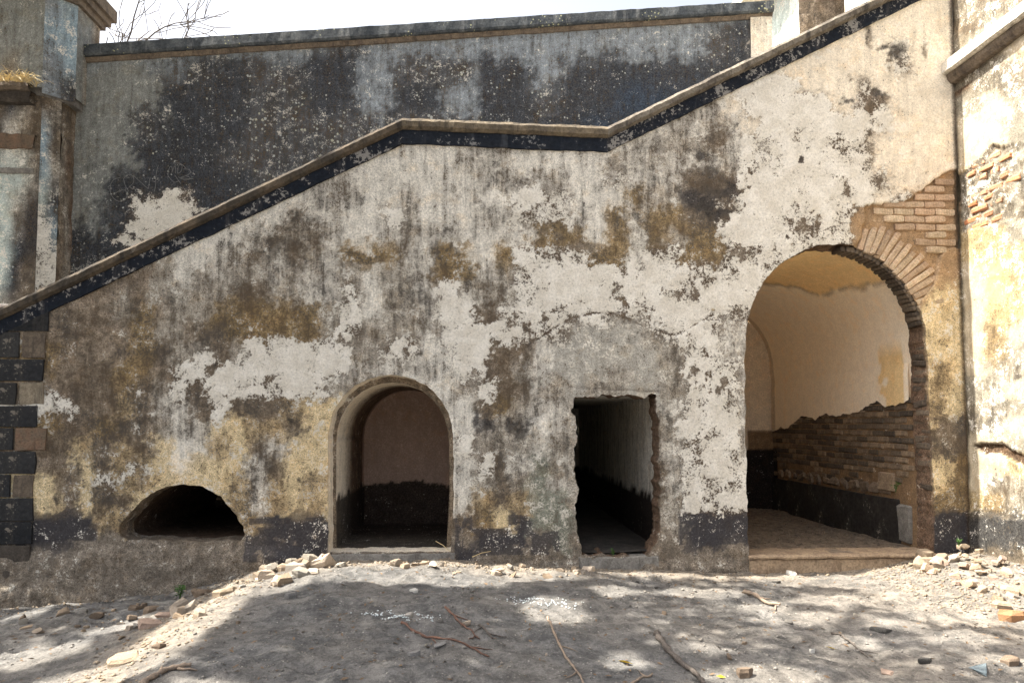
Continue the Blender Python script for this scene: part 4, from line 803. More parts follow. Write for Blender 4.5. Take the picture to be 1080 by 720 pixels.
mb = MB(); mb.add([(br + .02, by - .03, 4.), (br + .02, by + .4, 4.), (br + .02, by + .4, 7.44), (br + .02, by - .03, 7.44)], [(0, 1, 2, 3)])
mb.add([(PILASTER_LEFT, by - .03, 4.), (PILASTER_LEFT, by + .02, 4.), (PILASTER_LEFT, by + .02, 7.4), (PILASTER_LEFT, by - .03, 7.4)], [(0, 3, 2, 1)])
mb.build('pilaster_side', M['sill'], terr)
mb = MB(); mb.add([(bl, by + .4, 2.), (br, by + .4, 4.), (br, by + .4, BACK['top_right'] - .08), (bl, by + .4, BACK['top_left'] - .08)], [(0, 3, 2, 1)]); mb.build('wall_back', M['sill'], terr)
for i, g in enumerate(GRAFFITI):
    gp = [Vector((x, by - .012, z)) for x, z in g]
    # smooth the scratched stroke
    for _ in range(2):
        q = [gp[0]]
        for a, b in zip(gp[:-1], gp[1:]): q += [a * .75 + b * .25, a * .25 + b * .75]
        gp = q + [gp[-1]]
    MB().tube(gp, .0042, 4).build('graffiti_scratch', M['terr_scratch'] if 'terr_scratch' in M else M.setdefault('terr_scratch', plain('scratched_line', (.19, .19, .187))), terr)

# ------------------------------------------------------------------ corner tower at left
tw = tag(empty('corner_tower', (TOWER['f_lo'], TOWER['y'], 0)), 'weathered corner tower with bluish chamfer and grassy ledge at left', 'tower')
def tpanel(name, p0, p1, z0, z1, rows, warp=.06, cell=.03, disp=.02):
    L = math.hypot(p1[0] - p0[0], p1[1] - p0[1]); ch_rows = rows
    sx = L / len(rows[0]); sz = (z1 - z0) / len(rows)
    g = np.array([[PAR[c] for c in r] for r in rows])
    def par(u, v):
        wu = u + warp * 1.6 * fbm(u, v, 3., 0); wv = v + warp * 2 * fbm(u, v, 3., 2)
        fx = np.clip(wu / sx - .5, 0, len(rows[0]) - 1.001) if len(rows[0]) > 1 else np.zeros_like(u); fy = np.clip((z1 - wv) / sz - .5, 0, max(len(rows) - 1.001, 0))
        i = fy.astype(int); j = fx.astype(int); a = (fy - i)[:, None]; b = (fx - j)[:, None]; i2 = np.minimum(i + 1, len(rows) - 1); j2 = np.minimum(j + 1, len(rows[0]) - 1)
        return (g[i, j] * (1 - b) + g[i, j2] * b) * (1 - a) + (g[i2, j] * (1 - b) + g[i2, j2] * b) * a
    o = panel(name, p0, (p1[0] - p0[0], p1[1] - p0[1]), 0, L, z0, z1, cell, par, lambda u, v: disp * fbm(u, v, 4., 1, 4), parent=None)
    return o
def child(o, par):
    o.parent = par; o.matrix_parent_inverse = Matrix.Translation(-Vector(par.location)); return o
ty = TOWER['y']; fl = TOWER['f_lo']; fu = TOWER['f_up']; zl0, zl1 = TOWER['z_ledge0'], TOWER['z_ledge1']
child(tpanel('lower_face', (fl - 1.0, ty), (fl, ty), 2.2, zl1 - .02, ['kGDkGD', 'kDkLGD', 'LLzzzG', 'LzzzGK', 'LLzzkK', 'GLzzkD', 'GGkGTD', 'GGGGTG']), tw)
child(tpanel('lower_chamfer', (fl, ty), (fl + .155, ty + .155), 2.2, zl1 - .02, ['DG', 'uD', 'uG', 'zm', 'Wu', 'VW', 'VV', 'WV', 'GV'], .04, .02), tw)  # bluish cells hold the tint of shade in their colour
child(tpanel('lower_side', (fl + .155, ty + .155), (fl + .165, ty + .50), 2.2, zl1 - .02, ['DDT', 'GrD', 'TGr', 'TGr', 'rGD', 'GTD'], .05, .02, .04), tw)
child(tpanel('upper_face', (fu - 1.0, ty - .05), (fu, ty - .05), zl1 - .05, 9.2, ['gggghg', 'gghgkg', 'gghgmg', 'gghggg', 'gggggg', 'gggggg', 'gGgggg', 'gggDgg']), tw)
cu = (fu + .265, ty + .215)
child(tpanel('upper_chamfer', (fu, ty - .05), cu, zl1 - .12, 9.2, ['uu', 'uh', 'hu', 'uu', 'hu', 'uh', 'hu', 'uu', 'hu', 'hm'], .03, .025, .012), tw)  # bluish tint of the shaded side put into the chamfer colour
child(tpanel('upper_side', cu, (cu[0], ty + .75), zl1 - .05, 9.2, ['gTg', 'TgT', 'Tgg', 'ggT', 'gTg'], .05, .04), tw)
def tslab(name, z0, z1, out, mat, jit=.012, front_only=False):
    """moulding that follows the tower plan"""
    pts = [(fl - 1.0, ty), (fl, ty), (fl + .16, ty + .16), (fl + .16, ty + .5)]; o2 = []
    nn = [(0, -1), (.38, -.92), (.92, -.38), (1, 0)]
    if front_only: pts = pts[:2]; nn = [(0, -1), (0, -1)]
    V = []; F = []; dens = []
    for (a, b), na, nb_ in zip(zip(pts[:-1], pts[1:]), nn[:-1], nn[1:]):
        k = max(2, int(math.hypot(b[0] - a[0], b[1] - a[1]) / .06))
        for t in range(k): f = t / k; dens.append((a[0] + (b[0] - a[0]) * f, a[1] + (b[1] - a[1]) * f, na[0] + (nb_[0] - na[0]) * f, na[1] + (nb_[1] - na[1]) * f))
    for (x, y, nx, ny) in dens:
        for (o_, z) in ((-.05, z0), (out * .8, z0), (out, z0 + (z1 - z0) * .4), (out * .95, z1), (-.05, z1 + .02)):
            w = mnoise.noise_vector(Vector((x * 6, y * 6, z * 6))) * jit; V.append((x + nx * o_ + w.x, y + ny * o_ + w.y, z + w.z))
    for i in range(len(dens) - 1):
        for k in range(4): F.append((i*5+k, (i+1)*5+k, (i+1)*5+k+1, i*5+k+1))
    return child(link(name, mesh(name, V, F, False), mat), tw)
zm = TOWER['z_m']
tslab('ledge', zl0 + .06, zl1 - .14, .13, M['q_dark'], .03, True); tslab('ledge_bed', zl1 - .14, zl1 - .06, .20, M['q_brown'], .03, True)
tslab('moulding', zm[1], zm[0], .04, M['q_rust'], .03, True); tslab('moulding', zm[4] + .03, zm[3], .03, M['sill'], .01, True)
def prism(name, P, z0, z1, mat):
    n = len(P); m_ = MB(); m_.add([(x, y, z0) for x, y in P] + [(x, y, z1) for x, y in P], [(i, (i + 1) % n, n + (i + 1) % n, n + i) for i in range(n)] + [tuple(range(n))[::-1], tuple(n + i for i in range(n))]); return child(m_.build(name, mat), tw)
e_ = .03
prism('lower_core', [(fl - 1.0, ty + e_), (fl - e_ * .5, ty + e_), (fl + .155 - e_, ty + .155 + e_ * .5), (fl + .155 - e_, ty + .5), (fl - 1.0, ty + .5)], 2.0, zl1 - .04, M['q_brown'])
prism('upper_core', [(fu - 1.0, ty - .05 + e_), (fu - e_ * .5, ty - .05 + e_), (cu[0] - e_, cu[1] + e_ * .5), (cu[0] - e_, ty + .74), (fu - 1.0, ty + .74)], zl1 - .14, 9.18, M['sill'])
# cornice of the upper storey
mb = MB(); zc = TOWER['z_cornice']
for (o_, z0, z1) in ((.05, zc, zc + .08), (.10, zc + .08, zc + .17), (.15, zc + .17, zc + .34)):
    P = [(fu - 1.0, ty - .05 - o_), (fu + o_ * .4, ty - .05 - o_), (cu[0] + o_, cu[1] - o_ * .4), (cu[0] + o_, ty + .75 + o_)]
    V = [(x, y, z0) for x, y in P] + [(x, y, z1) for x, y in P] + [(fu - 1.0, ty + .75 + o_, z0), (fu - 1.0, ty + .75 + o_, z1)]
    mb.add(V, [(0, 1, 5, 4), (1, 2, 6, 5), (2, 3, 7, 6), (0, 8, 3, 2, 1), (4, 5, 6, 7, 9)])
o = mb.build('cornice', M['moulding']); child(o, tw)

# dry grass on the ledge
gr = MB(); rr = random.Random(3)
for k in range(170):
    x = rr.uniform(fl - .75, fl + .02); y = ty - rr.uniform(.06, .24); L = rr.uniform(.12, .36); a = rr.uniform(-2.9, .6); dr = Vector((math.cos(a), -abs(math.sin(a)) * .8 - .1, 0)); lean = rr.uniform(.3, 1.6)
    P = [Vector((x, y, zl1 - .06)) + dr * (L * t * lean * .8) + Vector((0, 0, L * (t * .9 - t * t * lean * .75))) for t in (0, .25, .5, .75, 1)]
    gr.tube(P, [.004, .004, .0035, .003, .001], 3)
tag(gr.build('dry_grass', M['straw']), 'sunlit dry straw tuft drooping over the tower ledge', 'grass')
# straw-coloured block end and white pipe behind the low end of the coping
blk = link('stone_block', rough_block(1.2, .35, .5, 2, .008, .02), M['sill']); blk.location = (-5.6, .75, 2.55); tag(blk, 'pale grey block behind the low end of the coping at left', 'stone block')
bp = [Vector((-5.9, .60, 2.86)), Vector((-5.45, .58, 2.865)), Vector((-5.15, .58, 2.86)), Vector((-5.02, .58, 2.83)), Vector((-4.95, .60, 2.74))]
tag(MB().tube(bp, .018, 8).build('pipe', M['pipe'], smooth=True), 'thin whitish pipe bending down behind the coping at left', 'pipe')

# ------------------------------------------------------------------ buttress wall at right
bw = tag(empty('buttress_wall', (WALL_RIGHT, 0, 0)), 'sunlit peeling side wall with cornice and broken brickwork at right', 'wall')
rc = Chart(RIGHT_SHEET, side_rows, .07)
rpoly = dense(RIGHT_BRICK, .02, .02, 7., 3); gpoly = dense(RIGHT_GASH, .02, .01, 7., 1)
def right_par(u, v):
    P = rc(u, v); m = inside(u, v, rpoly); P[m] = PAR['G']
    P[m & (fbm(u, v, 5., 2, 3) > .05)] = PAR['N']
    P[inside(u, v, gpoly)] = PAR['r']
    P = blend(P, np.clip((.035 - u) / .03, 0, 1) * .7, 'q')
    P = blend(P, np.clip((5.36 - .1 - v) / .02, 0, 1) * np.clip((v - 5.16) / .05, 0, 1) * np.clip((.28 - u + .1 * fbm(u, v, 6., 2)) / .05, 0, 1), 'r')
    return P
def right_disp(u, v):
    d = .010 * fbm(u, v, 3., 2, 3) + .005 * fbm(u, v, 16., 4, 3)
    m = inside(u, v, rpoly); d = np.where(m, -.016 + .034 * fbm(u, v, 9., 2, 4), d)
    d = np.where(inside(u, v, gpoly), -.04 + .02 * fbm(u, v, 9., 2, 4), d)
    d = d + np.clip((.62 - v) / .02, 0, 1) * .02 + np.where(m, 0, .012 * fbm(u, v, 6., 5, 4))
    return d
_rp = right_par
def right_par(u, v):
    P = _rp(u, v); P[:, :3] *= np.array([.56, .535, .48]); P[:, 3] = np.minimum(P[:, 3], .30); return P
o = panel('plaster_face', (WALL_RIGHT, 0), (0, -1), 0, 2.6, -.8, 9., .02, right_par, right_disp); child(o, bw)
mb = MB(); mb.add([(WALL_RIGHT, -2.6, -.8), (WALL_RIGHT + 2.5, -2.6, -.8), (WALL_RIGHT + 2.5, -2.6, 9), (WALL_RIGHT, -2.6, 9), (WALL_RIGHT + 2.5, 2.2, -.8), (WALL_RIGHT + 2.5, 2.2, 9), (WALL_RIGHT, 2.2, -.8), (WALL_RIGHT, 2.2, 9)],
              [(0, 1, 2, 3), (1, 4, 5, 2), (3, 2, 5, 7), (4, 6, 7, 5)])
mb.add([(WALL_RIGHT + .002, .0, 6.0), (WALL_RIGHT + .002, 2.2, 6.0), (WALL_RIGHT + .002, 2.2, 9.), (WALL_RIGHT + .002, .0, 9.)], [(0, 1, 2, 3)])
child(mb.build('wall_sides', M['cornice']), bw)
czt, czb = RIGHT_CORNICE_Z
def ycornice(name, prof, mat, seed):
    V = []; F = []; n = len(prof); N = 60
    for i in range(N + 1):
        y = -.002 - 2.6 * i / N
        for (o_, z) in prof:
            w = mnoise.noise_vector(Vector((seed, y * 8, z * 8 + o_))) * .008; V.append((WALL_RIGHT - o_ + w.x, y, z + w.z))
    for i in range(N):
        for k in range(n): F.append((i*n+k, i*n+(k+1) % n, (i+1)*n+(k+1) % n, (i+1)*n+k))
    F += [tuple(range(n)), tuple(N*n+k for k in range(n))[::-1]]
    return child(link(name, mesh(name, V, F, False), mat), bw)
ycornice('cornice', [(-.03, czt + .05), (.10, czt), (.145, czt - .02), (.15, czt - .13), (.12, czt - .15), (-.03, czt - .15)], M['cornice'], 1.)
ycornice('cornice_moulding', [(-.03, czt - .153), (.10, czt - .153), (.085, czt - .20), (.05, czt - .24), (-.03, czt - .25)], M['moulding'], 4.)
zz = 3.5; r = 0
while zz < 4.45:
    u = -.05 + (.12 if r % 2 else 0)
    while u < 1.15:
        uc = u + .11
        if inside(np.array([uc]), np.array([zz]), rpoly)[0] and inside(np.array([uc + .08]), np.array([zz + .04]), rpoly)[0] and uc - .11 > -.02 and random.random() < (.9 if uc < .55 else .25):
            o = link('brick', rough_block(.09, random.choice((.218, .16, .12)), .062, r % 4, .014, .014), M['brick_orange']); o.location = (WALL_RIGHT + .056 + random.uniform(-.008, .008), -uc, zz); o.rotation_euler = (random.gauss(0, .02), random.gauss(0, .02), random.gauss(0, .02)); child(o, bw)
        u += .232
    zz += .083; r += 1
# ------------------------------------------------------------------ pier at the head of the stair
pr_ = tag(empty('stair_head_pier', (PIER['left'], 2.6, 2)), 'tall pale pier at the head of the stair behind the coping', 'pier')
child(tpanel('front_face', (PIER['left'], 2.6), (PIER['right'], 2.6), 3., 8.6, ['TTT', 'TTT', 'CGT', 'TGC', 'TTT'], .05, .05), pr_)
child(tpanel('left_face', (PIER['left'], 6.), (PIER['left'], 2.6), 3., 8.6, ['zzz', 'CzC', 'CCC', 'CCC'], .05, .05), pr_)  # teal upper cells put the shade below the cap into the wall colour
mb = MB(); mb.box((PIER['left'] - .45, 2.5, 8.6), (PIER['right'] + .3, 6.1, 8.85)); child(mb.build('cap_slab', M['cornice']), pr_)
mb = MB(); mb.add([(PIER['right'], 2.6, 3.), (PIER['right'], 6., 3.), (PIER['right'], 6., 8.6), (PIER['right'], 2.6, 8.6)], [(0, 1, 2, 3)]); child(mb.build('right_face', M['cornice']), pr_)

# ------------------------------------------------------------------ stones
def rock_mesh(seed, flat=.6, sub=2):
    import bmesh
    bm = bmesh.new(); bmesh.ops.create_icosphere(bm, subdivisions=sub, radius=1.)
    rr = random.Random(seed); planes = [Vector((rr.gauss(0, 1), rr.gauss(0, 1), rr.gauss(0, 1))).normalized() for _ in range(9)]; ds = [rr.uniform(.34, .72) for _ in planes]
    sc = Vector((rr.uniform(.8, 1.3), rr.uniform(.65, 1.), rr.uniform(flat * .7, flat * 1.2)))
    for v in bm.verts:
        p = v.co.copy()
        for n, d in zip(planes, ds):
            e = p.dot(n) - d
            if e > 0: p -= n * e * .98
        p += mnoise.noise_vector(p * 2.9 + Vector((seed, 0, 0))) * .035
        v.co = Vector((p.x * sc.x, p.y * sc.y, p.z * sc.z))
    me = bpy.data.meshes.new('stone'); bm.to_mesh(me); bm.free(); return me
def shard_mesh(seed, thick=.35, sides=None):
    """broken slab: uneven polygon, chipped upper rim"""
    rr = random.Random(seed); n = sides or rr.randint(4, 6); V = []; F = []; an = sorted(rr.uniform(0, 6.28) for _ in range(40))
    an = [2 * math.pi * (k + rr.uniform(-.28, .28)) / n for k in range(n)]; el = rr.uniform(.55, .9)
    rad = [rr.uniform(.75, 1.15) for _ in range(n)]
    for (z, f) in ((-thick, .92), (thick * .35, 1.), (thick, .84)):
        for a, r_ in zip(an, rad): V.append((math.cos(a) * r_ * f + rr.gauss(0, .04), math.sin(a) * r_ * f * el + rr.gauss(0, .04), z * (1 + rr.gauss(0, .16)) + .12 * math.cos(a + seed)))
    for i in range(2):
        for k in range(n): F.append((i*n+k, i*n+(k+1) % n, (i+1)*n+(k+1) % n, (i+1)*n+k))
    V.append((rr.gauss(0, .1), rr.gauss(0, .1), thick * 1.1)); c = len(V) - 1
    F += [(2*n+k, 2*n+(k+1) % n, c) for k in range(n)] + [tuple(range(n))[::-1]]
    return mesh('stone', V, F, False)
ROCK = {}
def rock(kind, i):
    k = (kind, i)
    if k not in ROCK: me = rock_mesh(i + 1, .48) if i % 3 == 0 else shard_mesh(i + 1, .28 + .12 * (i % 3)); me.materials.append(M[kind]); ROCK[k] = me
    return ROCK[k]
def place_stone(name, me, x, y, s, dz=0.):
    o = bpy.data.objects.new(name, me); COL.objects.link(o)
    o.location = (x, y, gzf(x, y) + s * .16 + dz); o.scale = (s, s, s); o.rotation_euler = (random.gauss(0, .25), random.gauss(0, .25), random.uniform(0, 6.28)); return o
PL = dict(left=('pale broken stone in the heap left of the middle arch', 'rubble heaped left of the middle arch', ('rubble', 'rubble_white', 'rubble', 'rubble_grey')),
          bank=('small stone scattered down the sunlit bank at left', 'stones scattered down the left bank', ('rubble', 'rubble_white', 'rubble_grey')),
          leftbase=('small dull stone at the shaded foot of the wall below the half buried opening', 'stones at the shaded left foot of the wall', ('rubble_grey', 'rubble', 's_b')),
          middle=('pale broken stone along the foot of the wall between middle arch and doorway hole', 'rubble along the middle foot of the wall', ('rubble', 'rubble_white', 'rubble', 'rubble_grey')),
          right=('bleached broken stone in the rubble in the right corner below the side wall', 'rubble heaped in the right corner', ('rubble_white', 'rubble', 'rubble', 's_t', 's_p')),
          strewn=('tiny stone lying loose on the open earth', 'loose stones strewn over the earth', ('rubble_grey', 'rubble_white', 's_g', 's_b')))
for key, area, n, s0, s1 in PILE_AREAS:
    lab, grp, mats = PL[key]; A = np.array(area); lo = A.min(0); hi = A.max(0); c = 0; tries = 0
    while c < n and tries < 6000:
        tries += 1
        x, y = random.uniform(lo[0], hi[0]), random.uniform(lo[1], hi[1])
        if not inside(np.array([x]), np.array([y]), A)[0] or y > -.10 or x > WALL_RIGHT - .08: continue
        s = s0 * .7 + (s1 * 1.25 - s0 * .7) * random.random() ** 2.2; heap = 0.
        if key == 'left': heap = .05 * max(0, 1 - abs(y + .25) / .3) * random.random()
        if key == 'right': heap = .12 * max(0, 1 - math.hypot(x - 5.05, y + .25) / .7) * random.random()
        if key == 'middle' and y < -.35 and random.random() < .5: continue
        tag(place_stone('stone', rock(mats[random.randrange(len(mats))], random.randrange(14)), x, y, s, heap), lab, 'stone', grp); c += 1
for (lab, (x, y), s, c) in BIG_STONES:
    me = shard_mesh(int(x * 10) + 60, .10 if c == 's' else .24 if c in 'tpd' else .42, 3 if c == 's' else None); me.materials.append(M['s_' + c])
    y = min(y, -.12); o = place_stone('stone', me, x, y, s * .78); o.rotation_euler = (0, 0, random.uniform(-.5, .5)); tag(o, lab, 'paper' if 'paper' in lab else 'stone')
    if 'paper' in lab: o.name = 'paper_scrap'
    if 'wood' in lab: o.name = 'wood_chunk'; o['category'] = 'wood'

# gravel and crumbs nobody could count
def crumbs(name, pts, sizes, mat, label, cat):
    base = np.array([(1, 0, 0), (-.2, .9, 0), (-.8, -.1, .1), (.1, -.9, -.1), (.1, .1, .6), (0, 0, -.6)]); tri = np.array([(0, 1, 4), (1, 2, 4), (2, 3, 4), (3, 0, 4), (1, 0, 5), (2, 1, 5), (3, 2, 5), (0, 3, 5)])
    n = len(pts); a = RNG.uniform(0, 6.28, n); j = RNG.uniform(.7, 1.3, (n, 6, 3)); b = base[None] * j
    V = np.empty((n, 6, 3)); V[:, :, 0] = b[:, :, 0] * np.cos(a)[:, None] - b[:, :, 1] * np.sin(a)[:, None]; V[:, :, 1] = b[:, :, 0] * np.sin(a)[:, None] + b[:, :, 1] * np.cos(a)[:, None]; V[:, :, 2] = b[:, :, 2]
    V = V * sizes[:, None, None] + pts[:, None, :]; Fc = (tri[None] + 6 * np.arange(n)[:, None, None]).reshape(-1, 3)
    o = link(name, mesh(name, V.reshape(-1, 3), Fc, False), mat); o['kind'] = 'stuff'; o['label'] = label; o['category'] = cat; return o
def scatter(n, fn):
    x = RNG.uniform(-5.3, 5.25, n); y = -RNG.uniform(.05, 3.9, n) ; k = RNG.random(n) < fn(x, y); return x[k], y[k]
def pts_on(x, y, s): return np.stack([x, y, gz(x, y) + s * .15], 1)
x, y = scatter(24000, lambda x, y: .22 + .35 * (fbm(x, y, 1.3, 3, 3) > .1)); s = RNG.uniform(.003, .011, len(x)); s = s * np.where(RNG.random(len(x)) < .06, 2.2, 1.)
crumbs('gravel', pts_on(x, y, s), s, M['rubble_grey'], 'fine grey gravel strewn over the whole ground', 'gravel')
def nearwall(x, y): return np.clip(1.1 + y * 2.2, 0, 1) * ((x > -2.7) * .9 + .25) * np.where((x > 1.2) & (x < 4.), .3, 1.) + np.where((x > 3.9) & (y > -1.6), .8, 0) + np.exp(-((x + 2.3) / .3) ** 2) * .45
x, y = scatter(26000, nearwall); s = RNG.uniform(.006, .018, len(x)); s = s * np.where(RNG.random(len(x)) < .1, 1.6, 1.)
crumbs('rubble_crumbs', pts_on(x, y, s), s, M['crumb'], 'buff crumbs of plaster along the wall foot and banks', 'rubble')
x = RNG.uniform(2.9, 4.85, 1600); y = RNG.uniform(.3, 3.9, 1600); s = RNG.uniform(.006, .026, 1600)
crumbs('floor_rubble', np.stack([x, y, .145 + .04 * fbm(x, y, 2., 3, 4) + s * .2], 1), s, M['floor'], 'brown rubble littering the floor inside the big arch', 'rubble')
pts = []
for (ax, ay) in ASH:
    for _ in range(55): q_ = random.gauss(0, .13); pts.append((ax + q_, ay + random.gauss(0, .03) - .2 * q_ + .05 * math.sin(q_ * 30)))
P_ = np.array(pts); s = RNG.uniform(.004, .012, len(P_)); crumbs('ash_flakes', np.stack([P_[:, 0], P_[:, 1], gz(P_[:, 0], P_[:, 1]) + .003], 1), s, M['ash'], 'white ash flakes in two patches on the grey earth', 'ash')
# leaf litter
def leaf_quads(pts, L, mat, name, parent=None, tilt=.4, rs=1):
    rr = random.Random(rs); mb = MB()
    for p in pts:
        a = rr.uniform(0, 6.28); l = L * rr.uniform(.6, 1.3); w = l * .38; d = Vector((math.cos(a), math.sin(a), rr.uniform(-tilt, tilt))).normalized(); sd = d.cross(Vector((rr.gauss(0, tilt), rr.gauss(0, tilt), 1))).normalized(); up = sd.cross(d); p = Vector(p)
        mb.add([p - d * l * .5, p + sd * w * .5 + up * l * .06, p + d * l * .5, p - sd * w * .5 + up * l * .06, p - d * l * .02 - up * l * .02], [(0, 1, 4), (1, 2, 4), (2, 3, 4), (3, 0, 4)])
    return mb.build(name, mat, parent)
x, y = scatter(3200, lambda x, y: .4 + 0 * x)
o = leaf_quads([(a, b, c + .006) for a, b, c in zip(x, y, gz(x, y))], .042, M['dead_leaf'], 'leaf_litter', tilt=.4, rs=4); o['kind'] = 'stuff'; o['label'] = 'small dead brown leaves scattered over the earth'; o['category'] = 'leaf litter'

# twigs
for i, t in enumerate(TWIGS):
    p = [Vector((x, min(y, -.1), gzf(x, y) + t['r'] * 1.0)) for x, y in t['p']]
    for _ in range(2):
        q = [p[0]]
        for a, b in zip(p[:-1], p[1:]): q += [a * .75 + b * .25, a * .25 + b * .75]
        p = q + [p[-1]]
    p = [v + mnoise.noise_vector(v * 12.) * .012 for v in p]
    for v in p: v.z = max(v.z, gzf(v.x, v.y) + t['r'] * .55)
    n = len(p); mb = MB(); mb.tube(p, [t['r'] * (1.1 - .55 * k / n) * (1 + .28 * math.sin(k * 2.3 + i)) for k in range(n)], 7)
    if t['r'] < .02:
        for f in ((.3 + .07 * (i % 3), 1 if i % 2 else -1), (.62 + .05 * (i % 4), -1 if i % 2 else 1)):
            b0 = p[int(n * f[0])]; d = (p[min(n - 1, int(n * f[0]) + 2)] - b0).normalized(); sd = Vector((-d.y, d.x, 0)) * f[1]
            br_ = [b0 + (d * .7 + sd * .7) * s_ for s_ in (0, .05, .10, .15)]
            for v in br_: v.z = gzf(v.x, v.y) + .008
            mb.tube(br_, [t['r'] * .6, t['r'] * .5, t['r'] * .4, t['r'] * .2], 5)
    mt = 'twig_dark' if i in (0, 4, 8) else 'twig_red' if i in (2, 3) else 'twig_pale'
    tag(mb.build('twig' if 'strip' not in t['n'] else 'bark_strip', M[mt], smooth=True), t['n'], 'twig' if 'strip' not in t['n'] else 'bark')
# yellow leaves
for (x, y), lab in zip(LEAVES, ('yellow leaf lying left of the thick dark stick', 'yellow leaf lying on the shaded earth below the big arch', 'yellow leaf at the bottom edge right of the thick dark stick')):
    o = leaf_quads([(0, 0, 0)], .10, M['yellow_leaf'], 'fallen_leaf', tilt=.3, rs=int(abs(x) * 100)); o.location = (x, y, gzf(x, y) + .014); tag(o, lab, 'leaf')
# weeds
def weed(x, y, z, h, n, label, rs):
    e = tag(empty('weed', (x, y, z)), label, 'weed'); rr = random.Random(rs); st = MB(); lv = []
    for k in range(n):
        a = rr.uniform(0, 6.28); t = Vector((math.cos(a) * .35, math.sin(a) * .35 - .1, 1)) * h * rr.uniform(.6, 1.); P = [Vector((0, 0, -.02)), t * .5 + Vector((0, 0, .01)), t]
        st.tube(P, [.003, .0025, .0015], 4)
        for f in (.35, .5, .65, .8, .95, 1.): lv += [t * f + Vector((rr.gauss(0, h * .12), rr.gauss(0, h * .1), rr.gauss(0, h * .05))) for _ in range(3)]
    st.build('stem', M['green_leaf'], e); leaf_quads(lv, h * .28, M['green_leaf'], 'leaves', e, .6, rs)
weed(WEED[0], min(WEED[1], -.14), gzf(WEED[0], min(WEED[1], -.14)), .13, 6, 'small green weed sprouting at the shaded wall foot below the half buried opening', 2)
weed(1.42, .02, .18, .07, 3, 'tiny green sprout on the doorway hole sill', 5)
weed(4.84, .55, .78, .10, 4, 'green sprout growing from bricks inside the big arch', 6)
weed(5.02, -.22, gzf(5.02, -.22) + .12, .06, 4, 'green sprout on top of the right corner rubble', 8)
# straws by the middle arch
for i, (a, b, lab) in enumerate([((-.44, -.02, .34), (-.29, -.06, .24), 'dry straw leaning in the right foot of the middle arch'), ((-.06, -.10, .19), (.13, -.12, .25), 'dry straw lying on rubble right of the middle arch')]):
    A = Vector(a); B_ = Vector(b); tag(MB().tube([A, (A + B_) / 2 + Vector((0, 0, .012)), B_], [.004, .004, .002], 5).build('straw', M['straw']), lab, 'straw')

# ------------------------------------------------------------------ trees
def branch(mb, p, d, L, r, lvl, rr, tips=None, spread=.6, up=.15, minr=.004, kids=(2, 4)):
    P = [p.copy()]; n = 6; q = p.copy(); dd = d.normalized(); rad = [r]
    for k in range(n):
        dd = (dd + Vector((rr.gauss(0, .16), rr.gauss(0, .16), rr.gauss(0, .12) + up * .1))).normalized(); q = q + dd * L / n; P.append(q.copy()); rad.append(max(minr, r * (1 - .55 * (k + 1) / n)))
    mb.tube(P, rad, 6 if lvl > 1 else 4, cap=False)
    if tips is not None and lvl <= 1: tips += P[1:]
    if lvl == 0: return
    for k in range(rr.randint(*kids)):
        i = rr.randint(2, n); s = Vector((rr.gauss(0, 1), rr.gauss(0, 1), rr.gauss(.2, .6))).normalized()
        branch(mb, P[i], (dd + s * spread * 1.5).normalized(), L * rr.uniform(.5, .75), rad[i] * .7, lvl - 1, rr, tips, spread, up, minr, kids)
rr = random.Random(12)
bt_ = tag(empty('bare_tree', (-7.7, 5.0, -.4)), 'bare leafless tree branches against the sky behind the tower', 'tree')
tm = MB(); tm.tube([(0, 0, 0), (.1, 0, 3), (.0, .1, 6), (.15, 0, 8)], [.28, .22, .17, .12], 10); tm.build('trunk', M['twig_dark'], bt_, True)
bmb = MB()
for k, d in enumerate([(.45, -.1, 1.), (.3, 0, 1.), (.5, .2, .8), (-.6, .1, 1.), (.15, -.2, 1.2)]):
    branch(bmb, Vector((.06, .05, 6.2 + .35 * k)), Vector(d), 2.5, .05, 3, rr, None, .6, .2, .008, (2, 4))
bmb.build('branches', M['twig_dark'], bt_, True)

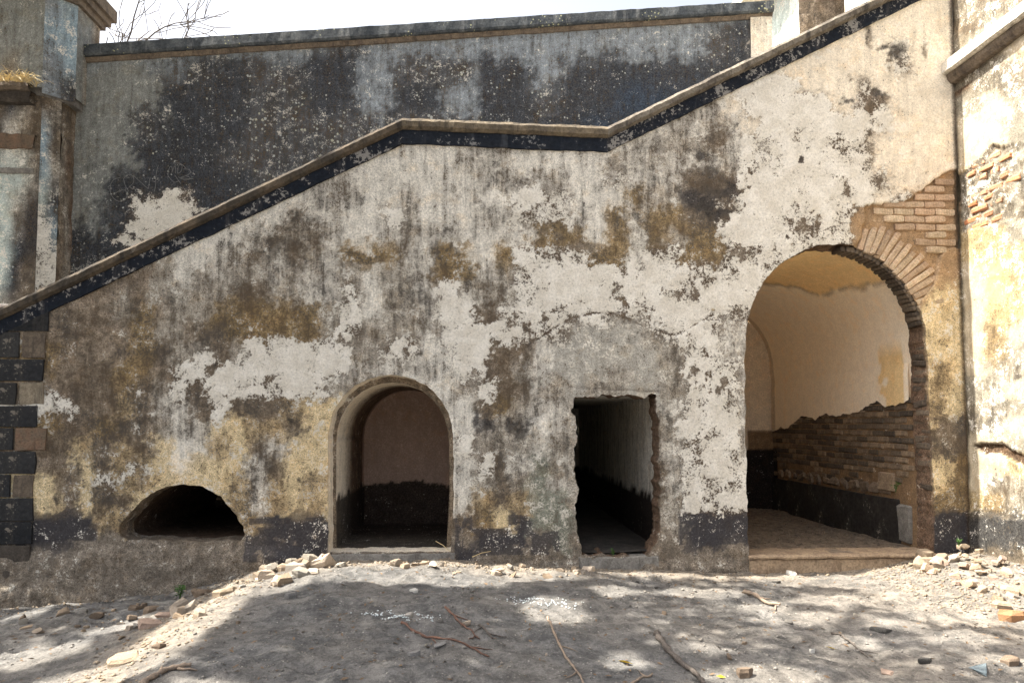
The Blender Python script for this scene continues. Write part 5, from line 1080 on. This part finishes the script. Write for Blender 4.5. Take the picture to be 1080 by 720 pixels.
# leafy tree standing left of the viewer: its crown dapples the ground
rr = random.Random(21)
st_ = tag(empty('shade_tree', (-9.2, -5.6, -.4)), 'leafy tree left of the viewer casting dappled shade', 'tree')
tm = MB(); tm.tube([(0, 0, 0), (.1, .1, 2.5), (.4, .3, 5.), (.9, .5, 7.6)], [.42, .33, .27, .18], 12); tm.build('trunk', M['twig_dark'], st_, True)
lm = MB(); org = Vector(st_.location)
for tgt in [(-7, -3, 8.), (-4.5, -3.8, 8.4), (-2.2, -4.4, 8.8), (-6., -1.6, 8.2), (-3.6, -2.4, 8.5), (-1.4, -3., 9.), (-8.5, -2., 8.4), (-2.4, -1.6, 8.8), (-5, -5.6, 8.3), (-.6, -4.8, 9.2)]:
    a = Vector((.5, .35, 5.6)); b = Vector(tgt) - org; P = [a.lerp(b, t) + Vector((rr.gauss(0, .12), rr.gauss(0, .12), .9 * math.sin(t * 3.1))) * (1 if 0 < t < 1 else 0) for t in (0, .2, .4, .6, .8, 1)]
    P[0] = a; lm.tube(P, [.12, .095, .075, .055, .035, .015], 7, False)
    for t in range(2, 6):
        for _ in range(3): d = Vector((rr.gauss(0, 1), rr.gauss(0, 1), rr.gauss(.1, .3))); lm.tube([P[t], P[t] + d * .35, P[t] + d * .6 + Vector((0, 0, .1))], [.02, .013, .006], 4, False)
lm.build('limbs', M['twig_dark'], st_, True)
pool = np.array(SUN_POOLS); t_ = 1 / math.tan(SUN_ELEV); leaves = []
def sunny(x, y):
    q = ((x - pool[:, 0]) / pool[:, 2]) ** 2 + ((y - pool[:, 1]) / pool[:, 3]) ** 2
    return q.min() < 1.3
tries = 0
while len(leaves) < 32000 and tries < 120000:
    tries += 1
    gx_, gy_ = rr.uniform(-7.5, 4.2), rr.uniform(-6.5, .7); h = rr.uniform(7.8, 9.6)
    if -.12 < gy_ < .05 or (gy_ > 0 and gx_ > 1.8): continue
    if gy_ < 0 and sunny(gx_, gy_): continue
    if gx_ > 3.6 and gy_ > -1.9: continue
    dens = 1. if gx_ < 1.2 else .42
    if gx_ < -2.4: dens = .75
    if rr.random() > dens: continue
    leaves.append((gx_ - h * t_ * math.cos(SUN_BEHIND) - org.x, gy_ + h * t_ * math.sin(SUN_BEHIND) - org.y, h - org.z))
leaf_quads(leaves, .21, M['tree_leaf'], 'crown', st_, .5, 9)
print('bricks', nb, 'leaves', len(leaves))
